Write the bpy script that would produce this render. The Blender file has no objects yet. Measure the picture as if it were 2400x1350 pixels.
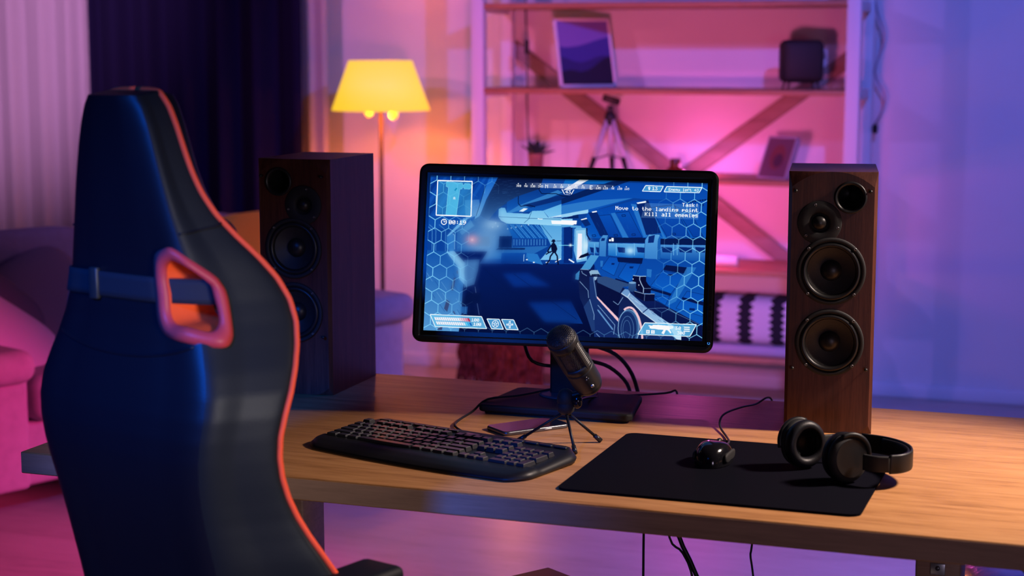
import bpy, bmesh, math, random
import numpy as np
from mathutils import Matrix, Vector, Euler

random.seed(7)
scene = bpy.context.scene
col = scene.collection
PI = math.pi

# ------------------------------------------------------------------ camera, world, exposure, lights
cam_d = bpy.data.cameras.new('camera')
cam = bpy.data.objects.new('camera', cam_d)
col.objects.link(cam)
cam.location = (0, 0, 1.448)
cam.rotation_euler = (PI / 2 - 0.1385, 0, 0.344)
cam_d.sensor_width = 36
cam_d.lens = 60
cam_d.clip_start = 0.02
cam_d.dof.use_dof = True
cam_d.dof.focus_distance = 3.12
cam_d.dof.aperture_fstop = 3.8
scene.camera = cam

vs = scene.view_settings
vs.view_transform = 'Standard'
vs.look = 'None'
vs.exposure = 0.0
vs.gamma = 1.0
vs.use_curve_mapping = False

world = bpy.data.worlds.new('world')
scene.world = world
world.use_nodes = True
bg = world.node_tree.nodes['Background']
bg.inputs[0].default_value = (0.20, 0.12, 0.5, 1)
bg.inputs[1].default_value = 0.01


def light(name, kind, loc, color, power, size=0.3, aim=None, spot=None, blend=0.3, size_y=None):
    d = bpy.data.lights.new(name, kind)
    d.color = color
    d.energy = power
    if kind == 'AREA':
        d.shape = 'RECTANGLE'
        d.size = size
        d.size_y = size_y or size
    else:
        d.shadow_soft_size = size
    if kind == 'SPOT':
        d.spot_size = spot
        d.spot_blend = blend
    o = bpy.data.objects.new(name, d)
    o.location = loc
    if aim is not None:
        v = Vector(aim) - Vector(loc)
        o.rotation_euler = v.to_track_quat('-Z', 'Y').to_euler()
    col.objects.link(o)
    return o

# blue stage lamp high on the right: throws the shelf shadows to the left and down
light('blue_spot_lamp', 'SPOT', (-0.1, 3.9, 2.72), (0.10, 0.16, 1.0), 270, 0.05, (-1.25, 7.2, 1.0), 1.25, 0.35)
# violet stage lamp high on the left, throwing the shadows of lamp and shelf to the right
light('violet_spot_lamp', 'SPOT', (-3.6, 3.6, 2.7), (0.40, 0.20, 1.0), 85, 0.06, (-2.2, 7.2, 1.0), 1.5, 0.8)
# added lilac fill without a visible source, brightening the curtains and the sofa
light('lilac_fill_spot', 'SPOT', (-4.1, 3.7, 2.5), (0.85, 0.38, 0.85), 520, 0.08, (-5.15, 7.0, 1.95), 0.80, 0.8)
# pink light added unseen behind the monitor to wash the back wall
light('pink_wall_fill', 'SPOT', (-1.2, 3.6, 0.95), (1.0, 0.13, 0.36), 250, 0.10, (-1.95, 7.2, 1.1), 0.80, 1.0)
# extra pink fill added on the left for the wall round the floor lamp
light('pink_side_fill', 'SPOT', (-3.75, 3.3, 2.3), (1.0, 0.19, 0.36), 130, 0.06, (-3.0, 7.2, 1.2), 0.60, 0.8)
# neutral key lamp above the right rear of the desk
light('white_spot_lamp', 'SPOT', (0.60, 3.20, 1.90), (1.0, 0.79, 0.68), 205, 0.10, (-0.46, 2.74, 0.75), 0.86, 0.7)
# magenta wash added out of view on the right to redden the sofa
light('magenta_fill_spot', 'SPOT', (0.6, 4.3, 1.2), (1.0, 0.04, 0.24), 900, 0.12, (-3.4, 3.9, 0.10), 0.44, 0.8)
# added pink spot from above, tinting the floor behind the desk
light('pink_floor_fill', 'SPOT', (1.2, 5.6, 2.4), (1.0, 0.26, 0.55), 170, 0.15, (-1.5, 4.6, 0.0), 0.95, 1.0)
# blue lamp behind the chair, sheen on its back
light('blue_back_lamp', 'SPOT', (-1.30, -0.35, 2.25), (0.0, 0.13, 1.0), 640, 0.22, (-1.30, 2.05, 1.0), 0.30, 0.6)
# added neutral fill on the right, sheen on the side of the chair
light('grey_chair_fill', 'SPOT', (1.30, 0.55, 1.25), (1.0, 0.93, 0.88), 240, 0.25, (-1.20, 2.05, 0.98), 0.35, 0.8)
# weak fill added behind the camera to lift the front edges
light('front_fill_lamp', 'AREA', (1.6, -0.9, 0.95), (0.88, 0.72, 1.0), 11, 0.6, (-0.6, 2.5, 0.72))
# violet fill added low on the right to brighten the wall under the shelves
light('violet_low_fill', 'SPOT', (0.5, 4.6, 0.75), (0.45, 0.24, 1.0), 90, 0.1, (-1.55, 7.2, 0.12), 0.36, 0.7)
# blue fill added over the floor on the right, no fixture there
light('blue_floor_fill', 'SPOT', (1.9, 4.6, 2.5), (0.10, 0.15, 1.0), 800, 0.1, (-0.3, 5.0, 0.1), 1.1, 1.0)
# pink tube lamp on the shelf, an added unseen pink glow behind the top of the monitor, and the bulb of the floor lamp
light('pink_tube_light', 'POINT', (-1.63, 6.74, 0.78), (1.0, 0.10, 0.60), 5, 0.04)
light('pink_bay_fill', 'POINT', (-1.66, 6.95, 0.962), (1.0, 0.14, 0.70), 2.6, 0.02)
light('floor_lamp_light', 'POINT', (-3.015, 6.75, 1.29), (1.0, 0.21, 0.04), 11, 0.03)
light('floor_lamp_bulb_light', 'POINT', (-2.99, 6.68, 1.155), (1.0, 0.21, 0.04), 4, 0.02)
# amber lamp low between the sofa and the shelves
light('amber_low_light', 'POINT', (-2.20, 6.15, 0.50), (1.0, 0.26, 0.05), 7, 0.05)


# ------------------------------------------------------------------ helpers
def srgb(r, g, b):
    def c(x):
        x /= 255.0
        return x / 12.92 if x <= 0.04045 else ((x + 0.055) / 1.055) ** 2.4
    return (c(r), c(g), c(b))


def newmat(name):
    m = bpy.data.materials.new(name)
    m.use_nodes = True
    nt = m.node_tree
    b = nt.nodes.get('Principled BSDF')
    return m, nt, b


def pmat(name, c, rough=0.5, metal=0.0, spec=0.5, bump=0.0, bscale=200.0, var=0.0, vscale=6.0, coat=0.0, stretch=(1, 1, 1)):
    m, nt, b = newmat(name)
    b.inputs['Base Color'].default_value = (*c, 1)
    b.inputs['Roughness'].default_value = rough
    b.inputs['Metallic'].default_value = metal
    b.inputs['Specular IOR Level'].default_value = spec
    b.inputs['Coat Weight'].default_value = coat
    tc = nt.nodes.new('ShaderNodeTexCoord')
    mp = nt.nodes.new('ShaderNodeMapping')
    mp.inputs['Scale'].default_value = stretch
    nt.links.new(tc.outputs['Object'], mp.inputs['Vector'])
    if var > 0:
        n = nt.nodes.new('ShaderNodeTexNoise')
        n.inputs['Scale'].default_value = vscale
        n.inputs['Detail'].default_value = 5
        nt.links.new(mp.outputs[0], n.inputs['Vector'])
        r = nt.nodes.new('ShaderNodeValToRGB')
        r.color_ramp.elements[0].position = 0.3
        r.color_ramp.elements[1].position = 0.7
        r.color_ramp.elements[0].color = (*[x * (1 - var) for x in c], 1)
        r.color_ramp.elements[1].color = (*[min(1, x * (1 + var)) for x in c], 1)
        nt.links.new(n.outputs['Fac'], r.inputs[0])
        nt.links.new(r.outputs[0], b.inputs['Base Color'])
    if bump > 0:
        n2 = nt.nodes.new('ShaderNodeTexNoise')
        n2.inputs['Scale'].default_value = bscale
        n2.inputs['Detail'].default_value = 3
        nt.links.new(mp.outputs[0], n2.inputs['Vector'])
        bp = nt.nodes.new('ShaderNodeBump')
        bp.inputs['Strength'].default_value = bump
        bp.inputs['Distance'].default_value = 0.002
        nt.links.new(n2.outputs['Fac'], bp.inputs['Height'])
        nt.links.new(bp.outputs[0], b.inputs['Normal'])
    return m


def wood(name, dark, mid, lite, stretch, rough=0.4, spec=0.4, scale=4.0, bump=0.05, coat=0.0):
    """long-grain wood: two stretched noises, one broad, one fine"""
    m, nt, b = newmat(name)
    tc = nt.nodes.new('ShaderNodeTexCoord')
    mp = nt.nodes.new('ShaderNodeMapping')
    mp.inputs['Scale'].default_value = stretch
    nt.links.new(tc.outputs['Object'], mp.inputs['Vector'])
    a = nt.nodes.new('ShaderNodeTexNoise')
    a.inputs['Scale'].default_value = scale
    a.inputs['Detail'].default_value = 6
    a.inputs['Distortion'].default_value = 0.9
    f = nt.nodes.new('ShaderNodeTexNoise')
    f.inputs['Scale'].default_value = scale * 5
    f.inputs['Detail'].default_value = 8
    f.inputs['Roughness'].default_value = 0.7
    nt.links.new(mp.outputs[0], a.inputs['Vector'])
    nt.links.new(mp.outputs[0], f.inputs['Vector'])
    mx = nt.nodes.new('ShaderNodeMix')
    mx.data_type = 'FLOAT'
    mx.inputs[0].default_value = 0.5
    nt.links.new(a.outputs['Fac'], mx.inputs[2])
    nt.links.new(f.outputs['Fac'], mx.inputs[3])
    r = nt.nodes.new('ShaderNodeValToRGB')
    e = r.color_ramp.elements
    e[0].position, e[0].color = 0.34, (*dark, 1)
    e[1].position, e[1].color = 0.66, (*lite, 1)
    k = e.new(0.48)
    k.color = (*mid, 1)
    nt.links.new(mx.outputs[0], r.inputs[0])
    nt.links.new(r.outputs[0], b.inputs['Base Color'])
    b.inputs['Roughness'].default_value = rough
    b.inputs['Specular IOR Level'].default_value = spec
    b.inputs['Coat Weight'].default_value = coat
    if bump:
        bp = nt.nodes.new('ShaderNodeBump')
        bp.inputs['Strength'].default_value = bump
        bp.inputs['Distance'].default_value = 0.001
        nt.links.new(f.outputs['Fac'], bp.inputs['Height'])
        nt.links.new(bp.outputs[0], b.inputs['Normal'])
    return m


def emat(name, c, s=1.0, base=None):
    m, nt, b = newmat(name)
    b.inputs['Base Color'].default_value = (*(base or c), 1)
    b.inputs['Emission Color'].default_value = (*c, 1)
    b.inputs['Emission Strength'].default_value = s
    b.inputs['Roughness'].default_value = 0.6
    return m


class MB:
    """collects shapes, linked by obj() as ONE mesh object"""
    def __init__(s):
        s.v, s.f, s.sm, s.mi = [], [], [], []

    def add(s, vs_, fs, smooth=False, mi=0, M=None):
        o = len(s.v)
        for p in vs_:
            q = Vector(p)
            s.v.append(tuple(M @ q) if M is not None else tuple(q))
        for f in fs:
            s.f.append([i + o for i in f])
            s.sm.append(smooth)
            s.mi.append(mi)
        return s

    def box(s, c, size, bev=0.0, seg=2, M=None, mi=0, smooth=None):
        bm = bmesh.new()
        bmesh.ops.create_cube(bm, size=1)
        for v in bm.verts:
            v.co = Vector((v.co.x * size[0] + c[0], v.co.y * size[1] + c[1], v.co.z * size[2] + c[2]))
        if bev > 0:
            bmesh.ops.bevel(bm, geom=bm.edges[:], offset=bev, segments=seg, profile=0.5, affect='EDGES')
        bm.verts.index_update()
        s.add([v.co.copy() for v in bm.verts], [[v.index for v in f.verts] for f in bm.faces],
              bev > 0 if smooth is None else smooth, mi, M)
        bm.free()
        return s

    def lathe(s, prof, n=32, M=None, mi=0, smooth=True, cap0=False, cap1=False):
        """profile of (radius, z) revolved about z"""
        vs_, fs = [], []
        for r, z in prof:
            for k in range(n):
                a = 2 * PI * k / n
                vs_.append((r * math.cos(a), r * math.sin(a), z))
        for i in range(len(prof) - 1):
            for k in range(n):
                k2 = (k + 1) % n
                fs.append([i * n + k, i * n + k2, (i + 1) * n + k2, (i + 1) * n + k])
        if cap0:
            fs.append(list(range(n))[::-1])
        if cap1:
            fs.append([(len(prof) - 1) * n + k for k in range(n)])
        return s.add(vs_, fs, smooth, mi, M)

    def tube(s, pts, r, n=8, M=None, mi=0, closed=False, sub=4, cap=True):
        P = [Vector(p) for p in pts]
        if sub > 1 and len(P) > 2:
            out = []
            m = len(P)
            rng = m if closed else m - 1
            for i in range(rng):
                p0 = P[(i - 1) % m] if (closed or i > 0) else 2 * P[0] - P[1]
                p1, p2 = P[i], P[(i + 1) % m]
                p3 = P[(i + 2) % m] if (closed or i + 2 < m) else 2 * P[-1] - P[-2]
                for k in range(sub):
                    t = k / sub
                    out.append(0.5 * ((2 * p1) + (-p0 + p2) * t + (2 * p0 - 5 * p1 + 4 * p2 - p3) * t * t + (-p0 + 3 * p1 - 3 * p2 + p3) * t ** 3))
            if not closed:
                out.append(P[-1])
            P = out
        m = len(P)
        vs_, fs = [], []
        up = None
        for i in range(m):
            if closed:
                d = (P[(i + 1) % m] - P[i - 1]).normalized()
            else:
                d = (P[min(i + 1, m - 1)] - P[max(i - 1, 0)]).normalized()
            if up is None:
                up = d.orthogonal().normalized()
            else:
                up = (up - d * up.dot(d)).normalized()
            w = d.cross(up)
            rr = r[0] + (r[1] - r[0]) * i / (m - 1) if isinstance(r, tuple) else r
            for k in range(n):
                a = 2 * PI * k / n
                vs_.append(P[i] + (up * math.cos(a) + w * math.sin(a)) * rr)
        for i in range(m if closed else m - 1):
            for k in range(n):
                fs.append([i * n + k, i * n + (k + 1) % n, ((i + 1) % m) * n + (k + 1) % n, ((i + 1) % m) * n + k])
        if cap and not closed:
            fs.append(list(range(n))[::-1])
            fs.append([(m - 1) * n + k for k in range(n)])
        return s.add(vs_, fs, True, mi, M)

    def prism(s, poly, z0, z1, M=None, mi=0, smooth=False):
        n = len(poly)
        vs_ = [(x, y, z0) for x, y in poly] + [(x, y, z1) for x, y in poly]
        fs = [list(range(n))[::-1], [n + k for k in range(n)]]
        for k in range(n):
            fs.append([k, (k + 1) % n, n + (k + 1) % n, n + k])
        return s.add(vs_, fs, smooth, mi, M)

    def grid(s, fn, nu, nv, smooth=True, mi=0, M=None, closed_u=False, keep=None):
        vs_ = [fn(i / nu, j / nv) for j in range(nv + 1) for i in range(nu + (0 if closed_u else 1))]
        w = nu + (0 if closed_u else 1)
        fs = []
        for j in range(nv):
            for i in range(nu):
                if keep and not keep((i + .5) / nu, (j + .5) / nv):
                    continue
                i2 = (i + 1) % w
                fs.append([j * w + i, j * w + i2, (j + 1) * w + i2, (j + 1) * w + i])
        return s.add(vs_, fs, smooth, mi, M)

    def squad(s, c, a, e1=0.5, e2=0.4, nu=32, nv=16, M=None, mi=0):
        """puffed cushion (superquadric)"""
        def p(x, e):
            return math.copysign(abs(x) ** e, x)
        def fn(u, v):
            A, B = 2 * PI * u, PI * (v - .5)
            return (c[0] + a[0] * p(math.cos(B), e1) * p(math.cos(A), e2),
                    c[1] + a[1] * p(math.cos(B), e1) * p(math.sin(A), e2),
                    c[2] + a[2] * p(math.sin(B), e1))
        return s.grid(fn, nu, nv, True, mi, M, closed_u=True)


def obj(name, mb, mats, parent=None, kind=None, loc=None, rot=None):
    me = bpy.data.meshes.new(name)
    me.from_pydata(mb.v, [], mb.f)
    me.polygons.foreach_set('use_smooth', mb.sm)
    if not isinstance(mats, (list, tuple)):
        mats = [mats]
    for m in mats:
        me.materials.append(m)
    if len(mats) > 1:
        me.polygons.foreach_set('material_index', mb.mi)
    me.validate()
    bm = bmesh.new()
    bm.from_mesh(me)
    bmesh.ops.remove_doubles(bm, verts=bm.verts, dist=1e-6)
    bmesh.ops.recalc_face_normals(bm, faces=bm.faces)
    bm.to_mesh(me)
    bm.free()
    me.update()
    o = bpy.data.objects.new(name, me)
    col.objects.link(o)
    if parent:
        o.parent = parent
    if kind:
        o['kind'] = kind
    if loc:
        o.location = loc
    if rot:
        o.rotation_euler = rot
    return o


def tag(o, label, cat, group=None, kind=None):
    o['label'] = label
    o['category'] = cat
    if group:
        o['group'] = group
    if kind:
        o['kind'] = kind
    return o


def thing(name, label, cat, loc=(0, 0, 0), rz=0.0, group=None):
    o = bpy.data.objects.new(name, None)
    o.empty_display_size = 0.05
    o.location = loc
    o.rotation_euler = (0, 0, rz)
    col.objects.link(o)
    return tag(o, label, cat, group)


def dup(name, src, parent, loc=None):
    c = src.copy()
    col.objects.link(c)
    c.parent = parent
    if loc:
        c.location = loc
    return c


def rrect(w, h, r, n=6, cx=0.0, cy=0.0):
    pts = []
    for sx, sy, a0 in ((1, 1, 0), (-1, 1, PI / 2), (-1, -1, PI), (1, -1, 1.5 * PI)):
        for k in range(n + 1):
            a = a0 + PI / 2 * k / n
            pts.append((cx + sx * (w / 2 - r) + r * math.cos(a), cy + sy * (h / 2 - r) + r * math.sin(a)))
    return pts


RX = Matrix.Rotation(PI / 2, 4, 'X')      # local z of a lathe -> -y (towards the viewer)
def T(x, y, z):
    return Matrix.Translation((x, y, z))


# ------------------------------------------------------------------ materials
M_wall = pmat('painted_wall', (0.72, 0.70, 0.70), 0.9, spec=0.2, bump=0.06, bscale=60, var=0.03, vscale=2)
M_ceil = pmat('dark_ceiling_paint', (0.10, 0.10, 0.11), 0.95, spec=0.1)
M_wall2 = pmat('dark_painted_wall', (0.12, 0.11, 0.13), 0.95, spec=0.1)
M_floor = wood('laminate_floor', (0.36, 0.30, 0.27), (0.44, 0.37, 0.33), (0.50, 0.43, 0.38), (1.2, 7, 1), 0.42, 0.4, 1.6, 0.02)
M_brace = wood('pale_brace_wood', (0.20, 0.13, 0.11), (0.28, 0.19, 0.16), (0.34, 0.24, 0.20), (1, 9, 9), 0.5, 0.3, 3)
M_pole = pmat('dark_bronze_pole', (0.05, 0.03, 0.03), 0.6, spec=0.2)
M_white = pmat('white_lacquer', (0.74, 0.72, 0.74), 0.5)
M_shelf = wood('shelf_board_wood', (0.30, 0.13, 0.07), (0.40, 0.18, 0.09), (0.48, 0.23, 0.12), (1, 9, 9), 0.5, 0.3, 3)
M_desk = wood('oak_desk_top', (0.29, 0.125, 0.045), (0.48, 0.22, 0.085), (0.60, 0.30, 0.125), (1.3, 17, 17), 0.45, 0.15, 2.6, 0.04)
M_deskedge = wood('oak_desk_edge', (0.30, 0.17, 0.12), (0.38, 0.22, 0.155), (0.45, 0.26, 0.185), (1.3, 10, 22), 0.5, 0.4, 2.6, 0.05)
M_walnut = wood('walnut_veneer', (0.035, 0.009, 0.007), (0.070, 0.019, 0.013), (0.115, 0.036, 0.024), (24, 24, 1.3), 0.42, 0.45, 2.6, 0.12)
M_blk = pmat('black_plastic', (0.007, 0.007, 0.009), 0.45, spec=0.35, bump=0.05, bscale=900)
M_armpad = pmat('black_soft_pad', (0.003, 0.003, 0.005), 0.6, spec=0.2)
M_blkgloss = pmat('glossy_black_plastic', (0.006, 0.006, 0.008), 0.12, spec=0.6)
M_blkmatte = pmat('matte_black_plastic', (0.009, 0.009, 0.011), 0.7, bump=0.1, bscale=1500)
M_mic = pmat('black_satin_metal', (0.020, 0.020, 0.022), 0.42, spec=0.5)
M_collar = pmat('dark_grey_collar', (0.05, 0.04, 0.05), 0.5)
M_rubber = pmat('black_rubber', (0.012, 0.012, 0.013), 0.38, spec=0.45)
M_cone = pmat('woven_speaker_cone', (0.022, 0.021, 0.022), 0.42, spec=0.5, bump=0.35, bscale=1300)
M_metal = pmat('dark_metal', (0.18, 0.18, 0.19), 0.35, 0.9)
M_tripod = pmat('silver_grey_paint', (0.50, 0.47, 0.55), 0.4)
M_silver = pmat('silver_metal', (0.62, 0.62, 0.66), 0.32, 0.9)
M_leather = pmat('black_leather', (0.003, 0.003, 0.007), 0.47, spec=0.38, bump=0.12, bscale=420, coat=0.0)
M_bolster = pmat('lit_side_leather', (0.010, 0.011, 0.012), 0.48, spec=0.18, bump=0.12, bscale=420)  # same leather as the rear panel, greyer for the light it catches
M_red = pmat('red_piping', (0.85, 0.085, 0.030), 0.6, spec=0.15)
M_redplast = pmat('red_plastic_rim', (0.50, 0.045, 0.05), 0.45, spec=0.25)
M_redin = pmat('orange_red_lining', (0.95, 0.10, 0.02), 0.5)
M_strap = pmat('black_webbing', (0.006, 0.006, 0.012), 0.8, bump=0.2, bscale=900)
M_sofa = pmat('grey_sofa_fabric', (0.27, 0.24, 0.29), 0.95, spec=0.1, bump=0.35, bscale=500, var=0.08, vscale=30)
M_cush = pmat('grey_pillow_fabric', (0.17, 0.14, 0.165), 0.95, spec=0.1, bump=0.3, bscale=400)
M_dcush = pmat('dark_grey_pillow_fabric', (0.08, 0.08, 0.11), 0.95, spec=0.1, bump=0.3, bscale=400)
M_lcush = pmat('pale_knit_fabric', (0.36, 0.34, 0.42), 0.95, spec=0.1, bump=0.5, bscale=120, stretch=(1, 9, 9))
M_curt = pmat('dark_curtain_cloth', (0.010, 0.008, 0.034), 0.95, spec=0.08, bump=0.2, bscale=500)
M_pad = pmat('mouse_pad_cloth', (0.0035, 0.0035, 0.008), 0.93, spec=0.04, bump=0.4, bscale=1600)
M_key = pmat('key_plastic', (0.022, 0.022, 0.026), 0.36, bump=0.05, bscale=800)
M_cable = pmat('black_cable', (0.010, 0.010, 0.012), 0.5)
M_terra = pmat('clay_pot', (0.32, 0.14, 0.11), 0.8, var=0.1, vscale=40)
M_leaf = pmat('succulent_leaf', (0.015, 0.035, 0.028), 0.6, var=0.3, vscale=60)
M_amber = pmat('brown_glass_jar', (0.12, 0.020, 0.006), 0.25)
M_fur = pmat('brown_shaggy_yarn', (0.12, 0.028, 0.030), 0.95, spec=0.1, var=0.5, vscale=30)
M_shade = emat('lit_lamp_shade', srgb(253, 206, 30), 0.97, (0.8, 0.6, 0.2))
M_bulb = emat('lit_bulb', srgb(255, 205, 70), 1.0)
M_pinkled = emat('pink_led_end', (1.0, 0.42, 0.92), 3.0)
M_blueled = emat('blue_power_led', (0.05, 0.30, 0.9), 1.0)

# sheer cloth lets some light through
M_sheer, nt, b = newmat('sheer_white_cloth')
b.inputs['Base Color'].default_value = (0.62, 0.55, 0.60, 1)
b.inputs['Roughness'].default_value = 0.95
tr = nt.nodes.new('ShaderNodeBsdfTranslucent')
tr.inputs[0].default_value = (0.6, 0.55, 0.6, 1)
ms = nt.nodes.new('ShaderNodeMixShader')
ms.inputs[0].default_value = 0.3
nt.links.new(b.outputs[0], ms.inputs[1])
nt.links.new(tr.outputs[0], ms.inputs[2])
nt.links.new(ms.outputs[0], nt.nodes['Material Output'].inputs['Surface'])

# ------------------------------------------------------------------ the room
X0, X1, Y0, Y1, ZC = -5.75, 3.0, -2.4, 7.2, 2.85
def struct(name, c, size, m, bev=0):
    return obj(name, MB().box(c, size, bev), m, None, 'structure')

struct('floor', ((X0 + X1) / 2, (Y0 + Y1) / 2, -0.03), (X1 - X0 + .2, Y1 - Y0 + .2, 0.06), M_floor)
struct('ceiling', ((X0 + X1) / 2, (Y0 + Y1) / 2, ZC + .03), (X1 - X0 + .2, Y1 - Y0 + .2, 0.06), M_ceil)
struct('wall_back', ((X0 + X1) / 2, Y1 + .05, ZC / 2), (X1 - X0 + .2, 0.1, ZC), M_wall)
struct('wall_front', ((X0 + X1) / 2, Y0 - .05, ZC / 2), (X1 - X0 + .2, 0.1, ZC), M_wall2)
struct('wall_left', (X0 - .05, (Y0 + Y1) / 2, ZC / 2), (0.1, Y1 - Y0, ZC), M_wall2)
struct('wall_right', (X1 + .05, (Y0 + Y1) / 2, ZC / 2), (0.1, Y1 - Y0, ZC), M_wall2)
struct('baseboard_back', ((X0 + X1) / 2, Y1 - .008, 0.03), (X1 - X0, 0.016, 0.06), M_white, 0.004)

# curtains on the back wall
def curtain(name, x0, x1, y, z0, z1, m, amp, per, label, cat, seed):
    rnd = random.Random(seed)
    n = max(2, int((x1 - x0) / per))
    ph = [rnd.uniform(-.8, .8) for _ in range(n + 3)]
    am = [rnd.uniform(.55, 1.15) for _ in range(n + 3)]
    def fn(u, v):
        t = u * n
        i = int(t)
        fr = t - i
        k = am[i] * (1 - fr) + am[i + 1] * fr
        p = ph[i] * (1 - fr) + ph[i + 1] * fr
        w = math.sin(2 * PI * t + p) + .25 * math.sin(4 * PI * t + 2 * p)
        return (x0 + (x1 - x0) * u, y + amp * k * w * (1 - .25 * v) + .012 * math.sin(3 * v + p), z0 + (z1 - z0) * v)
    o = obj(name, MB().grid(fn, n * 14, 14), m)
    md = o.modifiers.new('cloth_thickness', 'SOLIDIFY')
    md.thickness = 0.002
    return tag(o, label, cat)

curtain('sheer_curtain', -5.68, -4.60, 7.03, 0.03, 2.7, M_sheer, 0.030, 0.145, 'pale sheer curtain with soft folds at the far left behind the sofa', 'curtain', 3)
curtain('dark_curtain', -4.63, -3.505, 6.985, 0.03, 2.7, M_curt, 0.050, 0.17, 'heavy dark navy curtain in deep folds behind the gaming chair', 'curtain', 11)
curtain('sheer_curtain', -3.56, -3.418, 7.045, 0.03, 2.7, M_sheer, 0.012, 0.07, 'narrow strip of pale sheer curtain at the right edge of the dark curtain', 'curtain', 5)
obj('trim_1', MB().tube([(-5.72, 7.03, 2.73), (-3.3, 7.03, 2.73)], 0.012, 10, sub=1), M_white, None, 'structure')

# ------------------------------------------------------------------ the game picture on the screen, painted procedurally
def make_screen_image(W=1600, H=900):
    src = np.array([(1005, 415.3), (1660.3, 431), (1646, 799.3), (992, 769)], float)
    dst = np.array([(0, 0), (W, 0), (W, H), (0, H)], float)
    A = []
    for (x, y), (u, v) in zip(src, dst):
        A.append([x, y, 1, 0, 0, 0, -u * x, -u * y])
        A.append([0, 0, 0, x, y, 1, -v * x, -v * y])
    h = np.linalg.solve(np.array(A), dst.ravel())
    Hm = np.append(h, 1).reshape(3, 3)
    def tx(p):
        p = np.atleast_2d(np.asarray(p, float))
        q = np.c_[p, np.ones(len(p))] @ Hm.T
        return q[:, :2] / q[:, 2:]
    im = np.zeros((H, W, 3), np.float32)
    def rgb(c):
        return np.array(c, np.float32) / 255
    def fillmask(P):
        x0, y0 = np.floor(P.min(0)).astype(int) - 1
        x1, y1 = np.ceil(P.max(0)).astype(int) + 2
        x0, y0, x1, y1 = max(0, x0), max(0, y0), min(W, x1), min(H, y1)
        if x1 <= x0 or y1 <= y0:
            return None
        xs = np.arange(x0, x1) + .5
        ys = np.arange(y0, y1) + .5
        m = np.zeros((y1 - y0, x1 - x0), bool)
        n = len(P)
        for i in range(n):
            (ax, ay), (bx, by) = P[i], P[(i + 1) % n]
            if ay == by:
                continue
            c = (ay > ys) != (by > ys)
            xi = ax + (ys - ay) * (bx - ax) / (by - ay)
            m ^= c[:, None] & (xs[None, :] < xi[:, None])
        return (slice(y0, y1), slice(x0, x1)), m
    def polyI(P, c, a=1.0, c2=None, vert=True):
        r = fillmask(np.asarray(P, float))
        if r is None:
            return
        sl, m = r
        reg = im[sl]
        if c2 is not None:
            n = m.shape[0] if vert else m.shape[1]
            t = np.linspace(0, 1, n, dtype=np.float32)
            cc = rgb(c)[None] * (1 - t[:, None]) + rgb(c2)[None] * t[:, None]
            cc = np.broadcast_to(cc[:, None, :] if vert else cc[None, :, :], reg.shape)[m]
        else:
            cc = rgb(c)
        reg[m] = reg[m] * (1 - a) + cc * a
    def poly(pts, c, a=1.0, c2=None, vert=True):
        polyI(tx(pts), c, a, c2, vert)
    def lineI(p, q, w, c, a=1.0):
        p, q = np.asarray(p, float), np.asarray(q, float)
        d = q - p
        l = math.hypot(*d)
        if l < 1e-6:
            return
        nrm = np.array([-d[1], d[0]]) / l * w / 2
        polyI([p + nrm, q + nrm, q - nrm, p - nrm], c, a)
    def line(pts, w, c, a=1.0):
        P = tx(pts)
        for i in range(len(P) - 1):
            lineI(P[i], P[i + 1], w, c, a)
    YY, XX = np.mgrid[0:H, 0:W].astype(np.float32)
    def glow(c, rx, ry, colr, a):
        x, y = tx([c])[0]
        s = W / 655.0
        g = np.exp(-(((XX - x) / (rx * s)) ** 2 + ((YY - y) / (ry * s)) ** 2))[..., None] * a
        im[:] = im * (1 - g) + rgb(colr) * g
    def ell(c, rx, ry, colr, a=1.0, w=None, a0=0.0, a1=2 * PI):
        P = [(c[0] + rx * math.cos(k), c[1] + ry * math.sin(k)) for k in np.linspace(a0, a1, 33)]
        if w:
            line(P, w, colr, a)
        else:
            poly(P, colr, a)
    # crop frames used while studying the picture
    def A_(*p):
        return [(1000 + x * .1407, 410 + y * .1407) for x, y in p]
    def B_(*p):
        return [(990 + x * .1481, 590 + y * .1481) for x, y in p]
    def C_(*p):
        return [(1320 + x * .1481, 410 + y * .1481) for x, y in p]
    def D_(*p):
        return [(1320 + x * .1481, 600 + y * .1481) for x, y in p]
    rnd = random.Random(2)
    # base
    im[:] = rgb((8, 62, 150))
    poly(A_((-60, 40), (1150, 50), (850, 700), (600, 900), (-80, 900)), (4, 62, 160), 1, (14, 78, 168))
    for k in range(9):
        x = 40 + 110 * k
        poly(A_((x, 60), (x + 50, 60), (x - 350, 700), (x - 420, 700)), (3, 40, 120) if k % 2 else (20, 92, 190), .55)
    poly(A_((1010, 55), (1155, 55), (960, 420), (860, 680), (750, 820), (780, 690), (960, 190)), (16, 92, 196), 1, (120, 190, 236))
    poly(A_((600, 440), (840, 430), (860, 640), (780, 700), (620, 760)), (70, 135, 205), .8, (130, 190, 235))
    line(A_((940, 210), (850, 520), (790, 700)), 3, (4, 30, 80))
    # dark ceiling
    poly(A_((1155, 55), (1900, 80), (1850, 260), (1480, 375), (1250, 520), (1165, 570), (1000, 760), (860, 690), (960, 430)), (6, 20, 62), 1, (40, 92, 158))
    for k in range(60):
        x, y = rnd.uniform(1040, 1480), rnd.uniform(90, 540)
        line(A_((x, y), (x + rnd.uniform(30, 90), y - rnd.uniform(0, 16))), 2, (60, 110, 175), .28)
    # ceiling panels, right
    poly(A_((1480, 375), (1850, 250), (2400, 180), (2400, 420), (1900, 610), (1300, 650), (1300, 470)), (5, 48, 128), 1, (16, 92, 186))
    poly(A_((1310, 640), (1490, 530), (2150, 270), (2230, 310), (1560, 590), (1340, 655)), (60, 138, 208), .75)
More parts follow.
